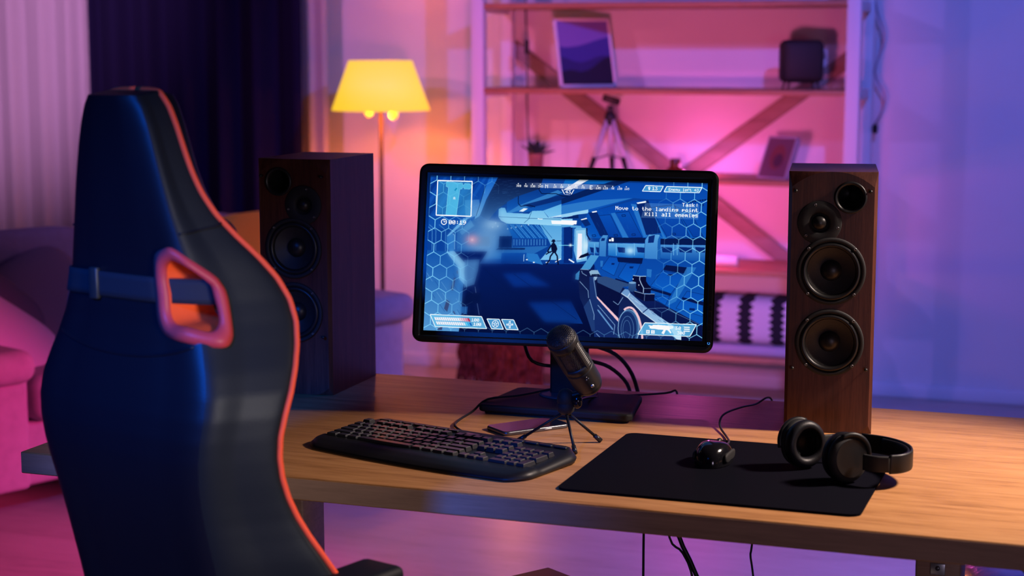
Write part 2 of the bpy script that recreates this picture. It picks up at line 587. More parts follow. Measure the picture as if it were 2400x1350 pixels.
    poly(A_((1560, 520), (2250, 340), (2400, 330), (2400, 390), (1700, 560)), (6, 40, 112), .9)
    line(A_((1840, 90), (1835, 270), (1880, 330), (2120, 330), (2230, 370), (2400, 380)), 4, (3, 18, 55))
    line(A_((1490, 370), (1490, 490), (1530, 540), (1680, 520), (1770, 550)), 4, (3, 18, 55))
    # lit beam
    poly(A_((1165, 585), (1210, 562), (1270, 566), (1300, 645), (1670, 662), (1720, 615), (1905, 610), (1990, 722), (2400, 742), (2400, 868), (1300, 822), (1205, 775), (1160, 710)), (112, 188, 234), 1, (150, 212, 244))
    poly(A_((1905, 610), (2400, 430), (2400, 715), (2000, 722)), (84, 166, 226), 1, (120, 195, 240))
    poly(A_((1990, 722), (2400, 640), (2400, 700)), (196, 226, 248))
    line(A_((1165, 710), (1670, 735), (1720, 610)), 2, (10, 60, 120))
    line(A_((1590, 810), (1680, 735), (2200, 750)), 2, (10, 60, 120))
    poly(A_((1500, 622), (1580, 570), (1655, 576), (1572, 628)), (236, 246, 252))
    poly(A_((2040, 772), (2420, 786), (2420, 846), (2052, 828)), (245, 248, 252))
    poly(A_((1815, 738), (1900, 742), (1895, 756), (1815, 752)), (235, 246, 252))
    # corridor
    poly(A_((860, 690), (1010, 770), (1300, 822), (1850, 842), (1990, 1080), (1985, 1200), (1600, 1400), (480, 1400), (480, 860), (620, 850)), (46, 100, 168), 1, (30, 104, 186))
    poly(A_((1290, 828), (1850, 842), (1990, 1075), (1400, 1060)), (12, 88, 180))
    for k in range(16):
        x = 1330 + 34 * k
        line(A_((x, 840 + 4 * (k % 3)), (x + 190, 1060)), 4, (96, 172, 230) if k % 3 else (5, 44, 118), .6)
    poly(A_((1390, 1060), (1990, 1075), (1985, 1190), (1400, 1210)), (8, 60, 148))
    for k in range(12):
        x = 1410 + 48 * k
        poly(A_((x, 1080), (x + 22, 1080), (x + 22, 1180), (x, 1180)), (86, 160, 222), .55)
    for x, y in ((1065, 880), (1152, 866), (1315, 908), (1375, 894), (1452, 880), (1545, 862), (1660, 842), (1115, 812)):
        glow(A_((x, y))[0], 1.6, 1.6, (225, 242, 252), .9)
    poly(A_((520, 960), (700, 760), (760, 860), (560, 1010)), (90, 160, 215), .7)
    poly(A_((310, 1025), (590, 735), (650, 760), (330, 1040)), (128, 200, 244))
    poly(A_((405, 985), (440, 1010), (445, 1250), (380, 1300), (310, 1210), (310, 1040)), (44, 118, 196))
    line(A_((410, 985), (440, 1015), (440, 1240)), 4, (170, 215, 245))
    for x in (20, 80, 240):
        line(A_((x - 60, 840), (x + 50, 930), (x + 50, 1350)), 4, (90, 160, 220), .8)
    # smoke, screens, red flare
    glow(A_((1000, 1000))[0], 34, 40, (128, 172, 214), .55)
    glow(A_((880, 1250))[0], 36, 34, (118, 166, 212), .6)
    glow(A_((1080, 830))[0], 22, 12, (176, 212, 240), .55)
    poly(A_((790, 1036), (1015, 1036), (1018, 1196), (782, 1190)), (92, 132, 178), .6)
    poly(A_((1180, 1030), (1392, 1028), (1386, 1216), (1168, 1216)), (6, 36, 98))
    poly(A_((1170, 1220), (1610, 1224), (1600, 1250), (1120, 1250)), (5, 32, 90))
    glow(A_((725, 1085))[0], 15, 12, (226, 146, 168), .85)
    glow(A_((728, 1088))[0], 3, 3, (255, 240, 244), 1)
    # white corridor wall and door frame
    poly(A_((1850, 842), (2220, 862), (2215, 1420), (1860, 1420), (2050, 1200), (1990, 1075)), (86, 164, 222), 1, (120, 190, 236))
    line(A_((1880, 845), (2055, 1060)), 3, (30, 96, 160))
    poly(A_((2220, 862), (2440, 872), (2440, 1420), (2215, 1420)), (18, 84, 170))
    poly(A_((2290, 866), (2400, 870), (2400, 1400), (2290, 1400)), (4, 34, 104))
    poly(A_((2275, 1200), (2290, 1200), (2288, 1310), (2272, 1310)), (225, 240, 252))
    # floor and lower left
    poly(B_((480, 0), (1000, 0), (880, 190), (2700, 200), (2700, 1450), (-40, 1450), (-40, 900)), (3, 26, 96), 1, (1, 6, 44))
    poly(B_((0, -30), (360, 0), (560, 240), (650, 380), (620, 600), (600, 1000), (560, 1260), (-40, 1260), (-40, 0)), (18, 82, 166), 1, (84, 152, 210))
    poly(B_((355, 0), (480, -10), (660, 185), (640, 330), (690, 560), (560, 420), (540, 240)), (136, 202, 242), .9)
    poly(B_((640, 130), (880, 120), (860, 280), (800, 510), (640, 560)), (84, 146, 204), .75)
    for k in range(14):
        x, y = rnd.uniform(20, 560), rnd.uniform(260, 1050)
        line(B_((x, y), (x + 90, y + 130)), 3, (8, 52, 130) if k % 2 else (136, 196, 236), .5)
    for q in (((480, 400), (510, 410), (470, 600), (430, 590)), ((370, 740), (420, 780), (380, 930), (330, 880)), ((540, 290), (545, 350), (525, 340), (520, 300)), ((240, 1160), (310, 1160), (300, 1210), (225, 1205)), ((480, 910), (510, 960), (500, 980), (470, 930))):
        poly(B_(*q), (52, 66, 112))
    poly(B_((700, 632), (900, 640), (900, 800), (650, 832), (595, 800)), (2, 12, 56))
    poly(B_((590, 850), (700, 850), (690, 970), (585, 950)), (40, 110, 186), .8)
    line(B_((812, 545), (828, 640)), 4, (150, 190, 230), .8)
    line(B_((848, 800), (880, 980)), 4, (120, 160, 214), .7)
    poly(B_((1225, 22), (1620, 22), (1585, 180), (1215, 196)), (10, 74, 166), 1, (6, 50, 130))
    line(B_((1580, 45), (1575, 155)), 4, (170, 210, 245))
    poly(B_((1620, 30), (1790, 40), (1880, 210), (1640, 150)), (36, 116, 196))
    poly(B_((1240, 345), (1640, 330), (2010, 540), (1420, 552)), (6, 60, 160), .6)
    poly(B_((1640, 790), (2330, 780), (2520, 1130), (1900, 1100)), (5, 56, 152), .62, (8, 74, 172))
    for p, q in (((960, 270), (2000, 1180)), ((1420, 350), (2420, 1060))):
        line(B_(p, q), 2.5, (2, 14, 58), .8)
    for p in ((1625, 128), (1735, 170)):
        ell(B_(p)[0], 2.4, 1.6, (235, 245, 252))
    poly(B_((1920, 165), (1985, 160), (1975, 178), (1925, 180)), (240, 248, 252))
    poly(B_((2065, 165), (2160, 108), (2165, 122), (2080, 172)), (245, 248, 252))
    # distant hunter: plain dark figure with a hat and rifle
    dk = (6, 14, 50)
    ell((1293, 567.8), 2.5, 3.2, dk)
    poly([(1286.5, 566.8), (1289.5, 565.2), (1290.5, 562.6), (1295.5, 562.4), (1296.6, 565.2), (1299, 566.4), (1296, 567.4), (1289, 567.6)], dk)
    poly([(1289.5, 571), (1296, 571.2), (1299.5, 577), (1300.5, 587), (1298.5, 594), (1291, 594), (1288, 586), (1287.5, 577)], dk)
    line([(1289, 575), (1282.5, 584), (1279, 591), (1287, 592)], 7, dk)
    line([(1298, 576), (1301, 585), (1297, 590)], 6, dk)
    line([(1275, 597), (1283, 592.5), (1297, 586)], 6, dk)
    line([(1292, 593), (1285.5, 602), (1284.5, 609), (1277.5, 618.5), (1275.5, 620)], 8, dk)
    line([(1297, 593), (1302, 601), (1302.5, 610), (1304.5, 621)], 8, dk)
    line([(1300, 566), (1311, 566)], 2, dk)
    # right half: ceiling slab, wall panels, pipe
    poly(C_((-60, 480), (400, 310), (1050, 100), (2330, 130), (2330, 420), (1330, 400), (1100, 380), (370, 600), (-60, 640)), (6, 70, 170), 1, (10, 84, 184))
    poly(C_((0, 90), (240, 90), (110, 200), (-60, 230)), (8, 100, 190))
    poly(C_((-60, 395), (560, 160), (850, 105), (1050, 108), (60, 440), (-60, 480)), (4, 32, 92))
    poly(C_((380, 90), (780, 100), (620, 160), (290, 160)), (10, 110, 200), .8)
    poly(C_((-40, 260), (235, 88), (382, 92), (100, 250)), (228, 236, 250))
    poly(C_((-60, 500), (400, 420), (1080, 380), (380, 560), (210, 600), (-60, 680)), (70, 150, 216), .55)
    poly(C_((-60, 640), (370, 560), (370, 620), (200, 640), (-60, 690)), (150, 208, 242))
    poly(C_((-60, 700), (210, 640), (215, 700), (-60, 710)), (4, 34, 100))
    poly(C_((-60, 728), (190, 735), (180, 795), (-60, 790)), (248, 248, 252))
    poly(C_((-60, 800), (340, 820), (300, 850), (-60, 840)), (88, 164, 222))
    poly(C_((370, 600), (1100, 420), (2330, 400), (2300, 1130), (380, 1000), (250, 820)), (4, 66, 168), 1, (6, 86, 186))
    pan = [((520, 660), (720, 640), (905, 1000), (705, 995)), ((800, 615), (1020, 590), (1240, 1000), (1015, 1005)), ((1375, 530), (1745, 480), (2010, 1000), (1645, 1010)), ((1760, 500), (2040, 640), (2230, 1000), (2060, 990))]
    for q in pan:
        poly(C_(*q), (7, 78, 180), 1, (5, 62, 160))
        line(C_(*q, q[0]), 2.5, (3, 32, 100), .9)
    for q in (((730, 620), (800, 610), (1055, 1070), (960, 1070)), ((1050, 470), (1140, 480), (1290, 930), (1330, 990), (1260, 1000)), ((1330, 420), (1370, 540), (1660, 1090), (1600, 1080))):
        poly(C_(*q), (46, 126, 206), .8)
    for q in (((370, 610), (510, 600), (690, 960), (560, 980)), ((1140, 480), (1330, 410), (1540, 930), (1300, 960))):
        poly(C_(*q), (4, 36, 108))
    for q in (((1140, 452), (1290, 424), (1303, 440), (1290, 452), (1160, 472)), ((422, 594), (500, 580), (512, 592), (500, 602), (436, 612)), ((248, 716), (342, 690), (352, 706), (320, 724), (262, 732))):
        poly(C_(*q), (244, 248, 252))
    poly(C_((250, 732), (350, 708), (410, 800), (320, 830)), (6, 40, 112))
    for x0, y0 in ((905, 645), (1065, 945), (1715, 935), (780, 955), (2170, 475), (430, 960)):
        line(C_((x0, y0), (x0 + 55, y0 - 4), (x0 + 62, y0 + 22), (x0 + 8, y0 + 26), (x0, y0)), 3, (3, 30, 92))
    for k in range(14):
        x = 1640 + 20 * k
        line(C_((x, 985), (x + 10, 1000)), 4, (70, 140, 206), .7)
    for k in range(12):
        x = 1440 + 24 * k
        line(C_((x, 515 - 2.5 * k), (x + 12, 528 - 2.5 * k)), 5, (4, 36, 104), .8)
    for k in range(8):
        x = 1960 + 40 * k
        poly(C_((x, 440 - 6 * k), (x + 26, 434 - 6 * k), (x + 30, 452 - 6 * k), (x + 4, 460 - 6 * k)), (3, 24, 80))
    poly(C_((690, 1000), (1290, 1005), (1290, 1085), (690, 1080)), (3, 26, 84))
    poly(C_((1530, 1020), (2270, 1010), (2270, 1120), (1530, 1110)), (3, 24, 80))
    # bright door
    poly(C_((-20, 840), (90, 830), (85, 1400), (-20, 1400)), (4, 38, 118))
    poly(C_((150, 870), (180, 846), (330, 850), (362, 900), (350, 1360), (190, 1390), (140, 1200)), (104, 176, 228))
    poly(C_((176, 890), (320, 880), (330, 1330), (180, 1360)), (150, 206, 240))
    poly(C_((205, 935), (272, 940), (268, 1260), (250, 1340), (190, 1340)), (240, 238, 250))
    glow(C_((340, 1130))[0], 10, 17, (214, 240, 252), .85)
    line(C_((345, 850), (350, 960), (400, 1040)), 8, (8, 30, 84))
    line(C_((-100, 1120), (140, 1122)), 4, (130, 230, 252), .9)
    glow(C_((85, 1118))[0], 3.5, 3.5, (232, 250, 255), .95)
    # pipe with brackets
    poly(C_((370, 1066), (545, 1070), (545, 1250), (390, 1240), (365, 1200)), (88, 164, 222), 1, (40, 116, 196))
    poly(C_((690, 1088), (1300, 1098), (1300, 1350), (690, 1280)), (92, 168, 226), 1, (6, 92, 186))
    poly(C_((1530, 1112), (2270, 1124), (2258, 1400), (1530, 1330)), (74, 144, 210), 1, (8, 76, 168))
    for x0, x1 in ((835, 960), (1145, 1280), (395, 460), (490, 545), (1545, 1720), (1820, 2040), (2090, 2250)):
        poly(C_((x0, 1150), (x1, 1160), (x1, 1240), (x0 + 20, 1232)), (6, 40, 116))
    for x in (820, 1110, 470, 1740, 1800):
        line(C_((x, 1092), (x, 1280)), 4, (120, 190, 236), .8)
    glow(C_((1040, 1208))[0], 11, 9, (186, 228, 250), .9)
    for q, c in ((((550, 1030), (605, 960), (690, 962), (662, 1062), (655, 1360), (540, 1360)), (74, 146, 210)), (((1280, 1040), (1342, 950), (1525, 952), (1490, 1060), (1480, 1500), (1262, 1500)), (86, 160, 222))):
        poly(C_(*q), c, 1, (40, 112, 192))
        line(C_(*q, q[0]), 2.5, (6, 46, 118), .8)
    poly(C_((1340, 985), (1440, 960), (1420, 1080), (1330, 1085)), (5, 40, 116))
    poly(C_((585, 1010), (640, 1010), (630, 1050), (575, 1055)), (5, 40, 116))
    poly(C_((1490, 1030), (1525, 960), (1530, 1500), (1480, 1500)), (22, 92, 176))
    poly(C_((702, 1030), (734, 1026), (734, 1060), (702, 1060)), (250, 252, 255))
    poly(C_((741, 1006), (778, 1006), (778, 1060), (741, 1060)), (250, 252, 255))
    poly(C_((215, 1325), (250, 1280), (340, 1245), (370, 1235), (380, 1265), (430, 1262), (290, 1310)), (5, 12, 48))
    # lower wall panels
    poly(D_((380, 0), (2260, 100), (2240, 700), (2210, 1100), (1430, 700), (560, 300)), (8, 70, 164), 1, (10, 88, 186))
    for q in (((575, 205), (705, 20), (900, 40), (785, 315)), ((850, 335), (985, 120), (1210, 130), (1115, 340), (1020, 430)), ((1370, 480), (1570, 225), (1945, 290), (1700, 600)), ((1780, 830), (1960, 560), (2235, 620), (2210, 960)), ((1440, 640), (1680, 640), (1610, 780), (1500, 720))):
        poly(D_(*q), (7, 76, 178), 1, (10, 94, 196))
        line(D_(*q, q[0]), 2.5, (4, 40, 110), .9)
    for q in (((1385, 508), (1710, 600), (1690, 636), (1370, 542)), ((810, 355), (1030, 420), (1010, 440), (800, 375)), ((1880, 655), (2225, 730), (2222, 790), (1880, 690)), ((1620, 150), (1965, 190), (1950, 290), (1570, 222)), ((830, 30), (1250, 40), (1230, 130), (850, 100))):
        poly(D_(*q), (3, 20, 74))
    for k in range(17):
        x = 1590 + 21 * k
        poly(D_((x, 232 + 3 * k), (x + 12, 234 + 3 * k), (x + 18, 262 + 3 * k), (x + 6, 260 + 3 * k)), (4, 40, 112))
    for q in (((1650, 288), (1735, 292), (1725, 325), (1645, 318)), ((1035, 170), (1100, 172), (1085, 202), (1030, 198)), ((2000, 825), (2090, 835), (2080, 870), (1995, 860)), ((745, 115), (795, 118), (785, 145), (742, 142))):
        poly(D_(*q), (4, 34, 104))
    for q in (((1310, 210), (1390, 220), (1380, 345), (1310, 330)), ((565, 80), (610, 80), (600, 175), (565, 170)), ((1960, 180), (2110, 190), (1780, 720), (1640, 790))):
        poly(D_(*q), (44, 122, 200), .8)
    poly(D_((170, 290), (250, 215), (410, -10), (545, 0), (400, 215), (250, 215), (250, 385), (165, 370)), (74, 154, 214), 1, (60, 140, 200))
    line(D_((60, 55), (148, 108)), 8, (244, 248, 252))
    # rifle
    nav = (10, 20, 66)
    poly(D_((215, 420), (240, 210), (390, 220), (425, 225), (560, 310), (930, 500), (1020, 560), (1330, 820), (1900, 1150), (1880, 1400), (490, 1400), (470, 1190), (430, 1180), (380, 1000), (300, 790), (240, 660)), nav, 1, (20, 44, 100))
    poly(D_((1020, 560), (1100, 560), (1430, 690), (2220, 1110), (2200, 1400), (1850, 1400), (1330, 830)), (10, 30, 92), 1, (4, 14, 60))
    poly(D_((300, 800), (400, 670), (475, 930), (485, 1190), (430, 1170)), (28, 56, 112))
    poly(D_((390, 330), (470, 330), (510, 650), (850, 1035), (780, 1320), (490, 1280), (470, 930), (400, 660)), (24, 50, 110), 1, (16, 38, 98))
    poly(D_((510, 332), (655, 326), (1030, 445), (1012, 482), (930, 488), (880, 586), (520, 420)), (44, 74, 124))
    poly(D_((500, 350), (520, 420), (880, 586), (900, 600), (870, 760), (850, 960), (520, 640)), (6, 14, 58))
    poly(D_((385, 252), (422, 226), (522, 226), (565, 302), (510, 316), (440, 312), (415, 318)), (140, 178, 208))
    poly(D_((430, 290), (545, 288), (560, 308), (410, 322)), (20, 34, 70))
    poly(D_((460, 330), (520, 330), (500, 376), (475, 390)), (150, 182, 214))
    for L_ in (((245, 212), (385, 222)), ((265, 235), (280, 275), (350, 315)), ((235, 400), (370, 545), (380, 660)), ((455, 340), (505, 650)), ((395, 680), (470, 925), (465, 1000)), ((525, 770), (800, 1085), (780, 1230)), ((520, 840), (770, 1160)), ((770, 712), (850, 770), (930, 650)), ((500, 1210), (560, 1270))):
        line(D_(*L_), 4, (150, 190, 228), .75)
    line(D_((530, 850), (765, 1150)), 9, (96, 150, 204), .8)
    poly(D_((512, 632), (860, 982), (852, 1035), (508, 662)), (242, 196, 206))
    ell(D_((1020, 1130))[0], 25, 42, (52, 92, 146))
    ell(D_((1000, 1140))[0], 22, 39, (18, 42, 100))
    ell(D_((1020, 1130))[0], 25, 42, (150, 196, 232), .9, 4)
    ell(D_((1000, 1150))[0], 15, 30, (120, 170, 214), .6, 3)
    ell(D_((990, 1160))[0], 9, 22, (120, 170, 214), .5, 3)
    arc = [(945, 850), (985, 820), (1040, 808), (1090, 830), (1140, 890), (1185, 980), (1215, 1090), (1235, 1210), (1240, 1310)]
    for a, b2 in zip(arc[:-1], arc[1:]):
        line(D_(a, b2), 12, (242, 196, 206))
    poly(D_((900, 585), (955, 525), (1015, 530), (1050, 590), (1330, 830), (1630, 1035), (1865, 1165), (1865, 1325), (1790, 1315), (1600, 1150), (1240, 895), (1010, 660)), (104, 148, 200), 1, (176, 216, 244))
    poly(D_((1030, 610), (1310, 830), (1260, 890), (1020, 660)), (128, 164, 208))
    line(D_((900, 590), (1010, 660), (1240, 895), (1600, 1150)), 5, (206, 228, 246), .9)
    line(D_((1330, 830), (1245, 895)), 5, (20, 50, 110))
    line(D_((1040, 590), (1000, 655)), 5, (206, 228, 246), .8)
    for k in range(26):
        x = rnd.uniform(1040, 1800)
        y = 640 + (x - 1040) * .72 + rnd.uniform(-30, 40)
        line(D_((x, y), (x + 50, y + 34)), 3, (60, 100, 160) if k % 2 else (200, 226, 246), .5)
    line(D_((1330, 835), (1500, 825), (1600, 825), (2150, 1080)), 3, (130, 170, 214), .6)
    # sight
    poly(D_((1095, 560), (1150, 545), (1285, 600), (1440, 602), (1430, 712), (1270, 716), (1130, 640)), (6, 12, 54))
    line(D_((1100, 552), (1275, 602), (1438, 604)), 4, (170, 204, 236), .8)
    line(D_((1278, 604), (1270, 712)), 3, (130, 170, 214), .7)
    poly(D_((1088, 312), (1300, 326), (1298, 400), (1330, 450), (1380, 500), (1372, 592), (1255, 590), (1150, 540), (1080, 400)), (6, 10, 50))
    line(D_((1090, 312), (1200, 325), (1300, 326)), 5, (160, 198, 232), .9)
    line(D_((1200, 328), (1195, 380), (1225, 450), (1260, 512), (1255, 585)), 5, (180, 212, 240), .9)
    line(D_((1260, 515), (1378, 515)), 3, (140, 180, 220), .7)
    poly(D_((1020, 420), (1080, 408), (1140, 430), (1132, 550), (1070, 570), (1014, 542)), (52, 90, 146), 1, (30, 62, 116))
    ell(D_((1080, 425))[0], 8.6, 2.6, (120, 164, 206))
    for p in ((1090, 368), (1182, 462)):
        ell(D_(p)[0], 1.2, 1.6, (220, 238, 250))
    # haze: soften the smoky left side and the floor, take the hard edge off everything else
    def boxblur(a, r):
        for ax in (0, 1):
            p = np.concatenate([np.repeat(np.take(a, [0], ax), r + 1, ax), a, np.repeat(np.take(a, [-1], ax), r, ax)], ax)
            c = np.cumsum(p, ax, dtype=np.float64)
            n = a.shape[ax]
            hi = np.take(c, range(2 * r + 1, 2 * r + 1 + n), ax)
            lo = np.take(c, range(0, n), ax)
            a = ((hi - lo) / (2 * r + 1)).astype(np.float32)
        return a
    sharp = boxblur(im, 1)
    soft = boxblur(boxblur(im, 16), 12)
    wL = np.clip(1.15 - np.abs(XX - 300) / 260, 0, .8) * np.clip(1.2 - np.abs(YY - 480) / 420, 0, 1)
    wF = np.clip((YY - 490) / 60, 0, 1) * np.clip((900 - XX) / 70, 0, 1) * np.clip((XX - 330) / 80, 0, 1)
    wgt = np.clip(np.maximum(wL, wF), 0, .92)[..., None]
    im[:] = sharp * (1 - wgt) + soft * wgt
    # fine panel lines over the floor
    for p, q in (((960, 270), (2000, 1180)), ((1420, 350), (2420, 1060)), ((700, 560), (2600, 600))):
        line(B_(p, q), 2.0, (2, 16, 66), .55)
    # streaks of light in the smoke
    for k in range(50):
        x, y = rnd.uniform(420, 1350), rnd.uniform(560, 1330)
        line(A_((x, y), (x - 26, y + 34)), 2, (150, 190, 224), .10)
    # grain of the metal on the right wall
    for k in range(90):
        x, y = rnd.uniform(420, 2250), rnd.uniform(420, 1000)
        line(C_((x, y), (x + rnd.uniform(10, 40), y + rnd.uniform(20, 70))), 1.6, (70, 150, 220) if k % 2 else (3, 44, 124), .18)
    # vignette on the upper edge
    im[:14] *= np.linspace(.55, 1, 14, dtype=np.float32)[:, None, None]

    # hexagon overlay, strongest at the two sides
    c0 = tx([(1029, 609.5)])[0]
    hw, hs = 80.5, 46.6
    hexc = (132, 214, 252)
    def hexline(p, q):
        mx, my = (p[0] + q[0]) / 2, (p[1] + q[1]) / 2
        l = max(0, 1 - mx / 270)
        if my < 80:
            l = max(0, 1 - mx / 420)
        r = max(0, 1 - (W - mx) / 285)
        bt = .30 if my > 850 else 0
        a = min(1, max(l ** .8, r ** .8, bt) * 1.0)
        if a > .04:
            lineI(p, q, 4.6, hexc, a * .95)
    for j in range(-9, 7):
        off = hw / 2 if j % 2 else 0
        y = c0[1] + j * 1.5 * hs
        for i in range(-3, 22):
            x = c0[0] + off + i * hw
            p, q = (x, y - hs / 2), (x, y + hs / 2)
            hexline(p, q)
            hexline(q, (x + hw / 2, y + hs))
            hexline(q, (x - hw / 2, y + hs))

    # 5x7 lettering
    F5 = {'A': '0E11111F111111', 'E': '1F10101E10101F', 'K': '11121418141211', 'M': '111B1515111111', 'N': '11191513111111', 'T': '1F040404040404', 'S': '0F10100E01011E', 'W': '1111111515150A', 'C': '0E11101010110E',
          'a': '00000E010F110F', 'c': '00000F1010100F', 'd': '01010D1311110F', 'e': '00000E111F100E', 'f': '0609081C080808', 'g': '00000F110F010E', 'h': '10101619111111', 'i': '04000C0404040E', 'k': '10101214181412', 'l': '0C04040404040E',
          'm': '00001A15151511', 'n': '00001619111111', 'o': '00000E1111110E', 'p': '00001E111E1010', 's': '00000F100E011E', 't': '08081C08080906', 'v': '00001111110A04', 'y': '000011110F010E', 'r': '00001619101010', 'w': '0000111115150A',
          '0': '0E11131519110E', '1': '040C040404041F', '2': '0E11010204081F', '3': '1F02040201110E', '4': '02060A121F0202', '5': '1F101E0101110E', '6': '0608101E11110E', '7': '1F010204080808', '8': '0E11110E11110E', '9': '0E11110F01020C',
          ':': '00040400040400', ' ': '00000000000000', '/': '01010204081010'}
    def text(s_, p, hpx, c=(250, 252, 255), a=1.0, right=False, bold=1.28, gap=1.0, dirv=None):
        """p: upper left (or upper right) corner in picture coordinates, hpx: letter height there"""
        k = H / 360.0 * hpx / 7
        o = tx([p])[0]
        adv = (5 + gap) * k
        x = o[0] - (len(s_) * adv - gap * k if right else 0)
        for ch in s_:
            g = F5.get(ch)
            if g:
                for r in range(7):
                    b_ = int(g[2 * r:2 * r + 2], 16)
                    for q in range(5):
                        if b_ >> (4 - q) & 1:
                            x0, y0 = x + q * k, o[1] + r * k
                            polyI([(x0 - .05 * k, y0), (x0 + k * bold, y0), (x0 + k * bold, y0 + k * 1.08), (x0 - .05 * k, y0 + k * 1.08)], c, a)
            x += adv
    white = (250, 252, 255)
    def panel(q, fill=(74, 160, 216), a=.88, w=4.5):
        poly(q, fill, a)
        line(list(q) + [q[0]], w, (236, 250, 255))
    # map
    mp_ = [(1021.5, 427), (1101.5, 428.6), (1099.5, 509), (1018.5, 506.5)]
    poly(mp_, (52, 146, 206), .62)
    shp = A_((300, 140), (530, 160), (565, 165), (560, 190), (590, 190), (600, 165), (690, 178), (700, 205), (715, 215), (715, 240), (690, 245), (685, 262), (590, 255), (590, 230), (560, 235), (555, 258), (520, 262), (510, 330), (465, 690), (290, 690), (330, 235), (290, 215))
    poly(shp, (92, 204, 240), .72)
    line(shp + [shp[0]], 2, (150, 232, 250), .7)
    line(A_((435, 285), (468, 243)), 8, (20, 140, 190))
    text('A', A_((412, 388))[0], 6.0)
    line(mp_ + [mp_[0]], 6.5, white)
    # clock and time
    ell(A_((262, 795))[0], 6.0, 6.0, white, 1, 5)
    line(A_((262, 765), (262, 800), (290, 790)), 4, white)
    text('00:19', A_((342, 765))[0], 9.6, bold=1.45)
    # compass
    bar = [(1204, 430.5), (1300, 431.5), (1330, 432), (1480, 436), (1479, 447), (1330, 444.5), (1204, 441.5)]
    P0 = tx([(1225, 431), (1440, 436), (1440, 447.5), (1225, 442)])
    N = 60
    for k in range(N):
        f0, f1 = k / N, (k + 1) / N
        aa = .62 * math.sin(PI * (k + .5) / N) ** .8
        polyI([P0[0] + (P0[1] - P0[0]) * f0, P0[0] + (P0[1] - P0[0]) * f1, P0[3] + (P0[2] - P0[3]) * f1, P0[3] + (P0[2] - P0[3]) * f0], (196, 200, 226), aa)
    items = [(1209.5, '300'), (1227, 'NW'), (1242.5, '330'), (1261, '345'), (1276, 'N'), (1295, '15'), (1311, '30'), (1328, '45'), (1345, '60'), (1361.5, '75'), (1381, 'E'), (1397, '105'), (1414, '120'), (1432.5, 'SE'), (1448, '150'), (1465, '165')]
    for x, s_ in items:
        y = 432.5 + (x - 1209) * .0245
        if s_ in ('N', 'E'):
            text(s_, (x - 3, y + .6), 8.8, bold=1.0)
        else:
            w_ = len(s_) * 3.0
            line([(x, y), (x, y + 2.6)], 5, white)
            text(s_, (x - w_ / 2 - .2, y + 3.6), 4.6, bold=1.15)
    text('43', (1320.5, 448.2), 7.6, bold=1.4)
    line([(1312, 446), (1318, 457)], 4.5, white)
    line([(1340.5, 447), (1334, 458)], 4.5, white)
    line([(1318, 458), (1332, 459)], 2.5, white, .8)
    # counters
    panel([(1511, 437), (1553.5, 438.2), (1546.5, 451.3), (1503, 450)])
    ell((1519.6, 442.2), 2.7, 2.7, white)
    poly([(1517.8, 444), (1521.4, 444), (1521, 447.4), (1518.2, 447.4)], white)
    for dx in (-1.1, 1.1):
        ell((1519.6 + dx, 442.4), .7, .8, (74, 160, 216))
    text('13', (1526.6, 439.8), 7.6, bold=1.4)
    panel([(1561.5, 439), (1646.5, 441.2), (1639.5, 453.4), (1555, 451.6)])
    text('Enemy left 43', (1566, 442.4), 6.5, bold=1.1, gap=.72)
    # task
    poly([(1510, 478), (1640, 481), (1637, 516), (1500, 512)], (180, 220, 248), .22)
    text('Task:', (1637.5, 478.2), 8.6, right=True, bold=1.35, gap=1.25)
    text('Move to the landing point', (1637, 490.4), 8.6, right=True, bold=1.35, gap=1.18)
    text('Kill all enemies', (1636.5, 502.6), 8.6, right=True, bold=1.35, gap=1.22)
    # life bars
    panel([(1007, 733.3), (1126, 739), (1138, 766.6), (1019, 760.8)], (104, 190, 234))
    for k in range(17):
        f0 = k / 17
        for row, (bx, by) in enumerate(((1016, 739.2), (1020, 749))):
            x = bx + 82 * f0
            y = by + 82 * f0 * .044
            c = (244, 240, 246)
            if row == 0 and k >= 12:
                c = [(246, 212, 220), (246, 190, 204), (246, 160, 178), (240, 120, 142), (190, 30, 58)][k - 12]
            if row == 1 and k >= 13:
                c = [(206, 236, 250), (90, 206, 246), (50, 170, 230), (10, 96, 186)][k - 13]
            poly([(x, y), (x + 3.8, y + .17), (x + 7.2, y + 7.6), (x + 3.4, y + 7.4)], c)
    text('100', (1102.5, 742.6), 7.4, bold=1.3)
    text('100', (1107, 752.4), 7.4, bold=1.3)
    panel([(1138.5, 744.2), (1167, 745.3), (1177, 768.2), (1149.5, 767)], (84, 170, 224))
    bc = (1158, 756)
    ell(bc, 7.4, 7.8, white, 1, 3.4)
    pen = [(bc[0] + 3 * math.sin(2 * PI * k / 5), bc[1] - 3 * math.cos(2 * PI * k / 5)) for k in range(5)]
    line(pen + [pen[0]], 3, white)
    for k in range(5):
        line([pen[k], (bc[0] + 7.2 * math.sin(2 * PI * k / 5), bc[1] - 7.6 * math.cos(2 * PI * k / 5))], 2.6, white)
    panel([(1172.5, 745.6), (1200.5, 746.9), (1211.5, 769.9), (1183.5, 768.5)], (84, 170, 224))
    cxp, cyp = 1191.6, 757.6
    for hw_, hh in ((7.8, 2.0), (2.0, 8.2)):
        poly([(cxp - hw_, cyp - hh), (cxp + hw_, cyp - hh), (cxp + hw_, cyp + hh), (cxp - hw_, cyp + hh)], white)
    for hw_, hh in ((6.4, .7), (.7, 6.8)):
        poly([(cxp - hw_, cyp - hh), (cxp + hw_, cyp - hh), (cxp + hw_, cyp + hh), (cxp - hw_, cyp + hh)], (84, 170, 224))
    # ammunition panel
    panel(D_((1278, 1052), (2112, 1086), (2005, 1270), (1168, 1232)), (96, 186, 236), .86)
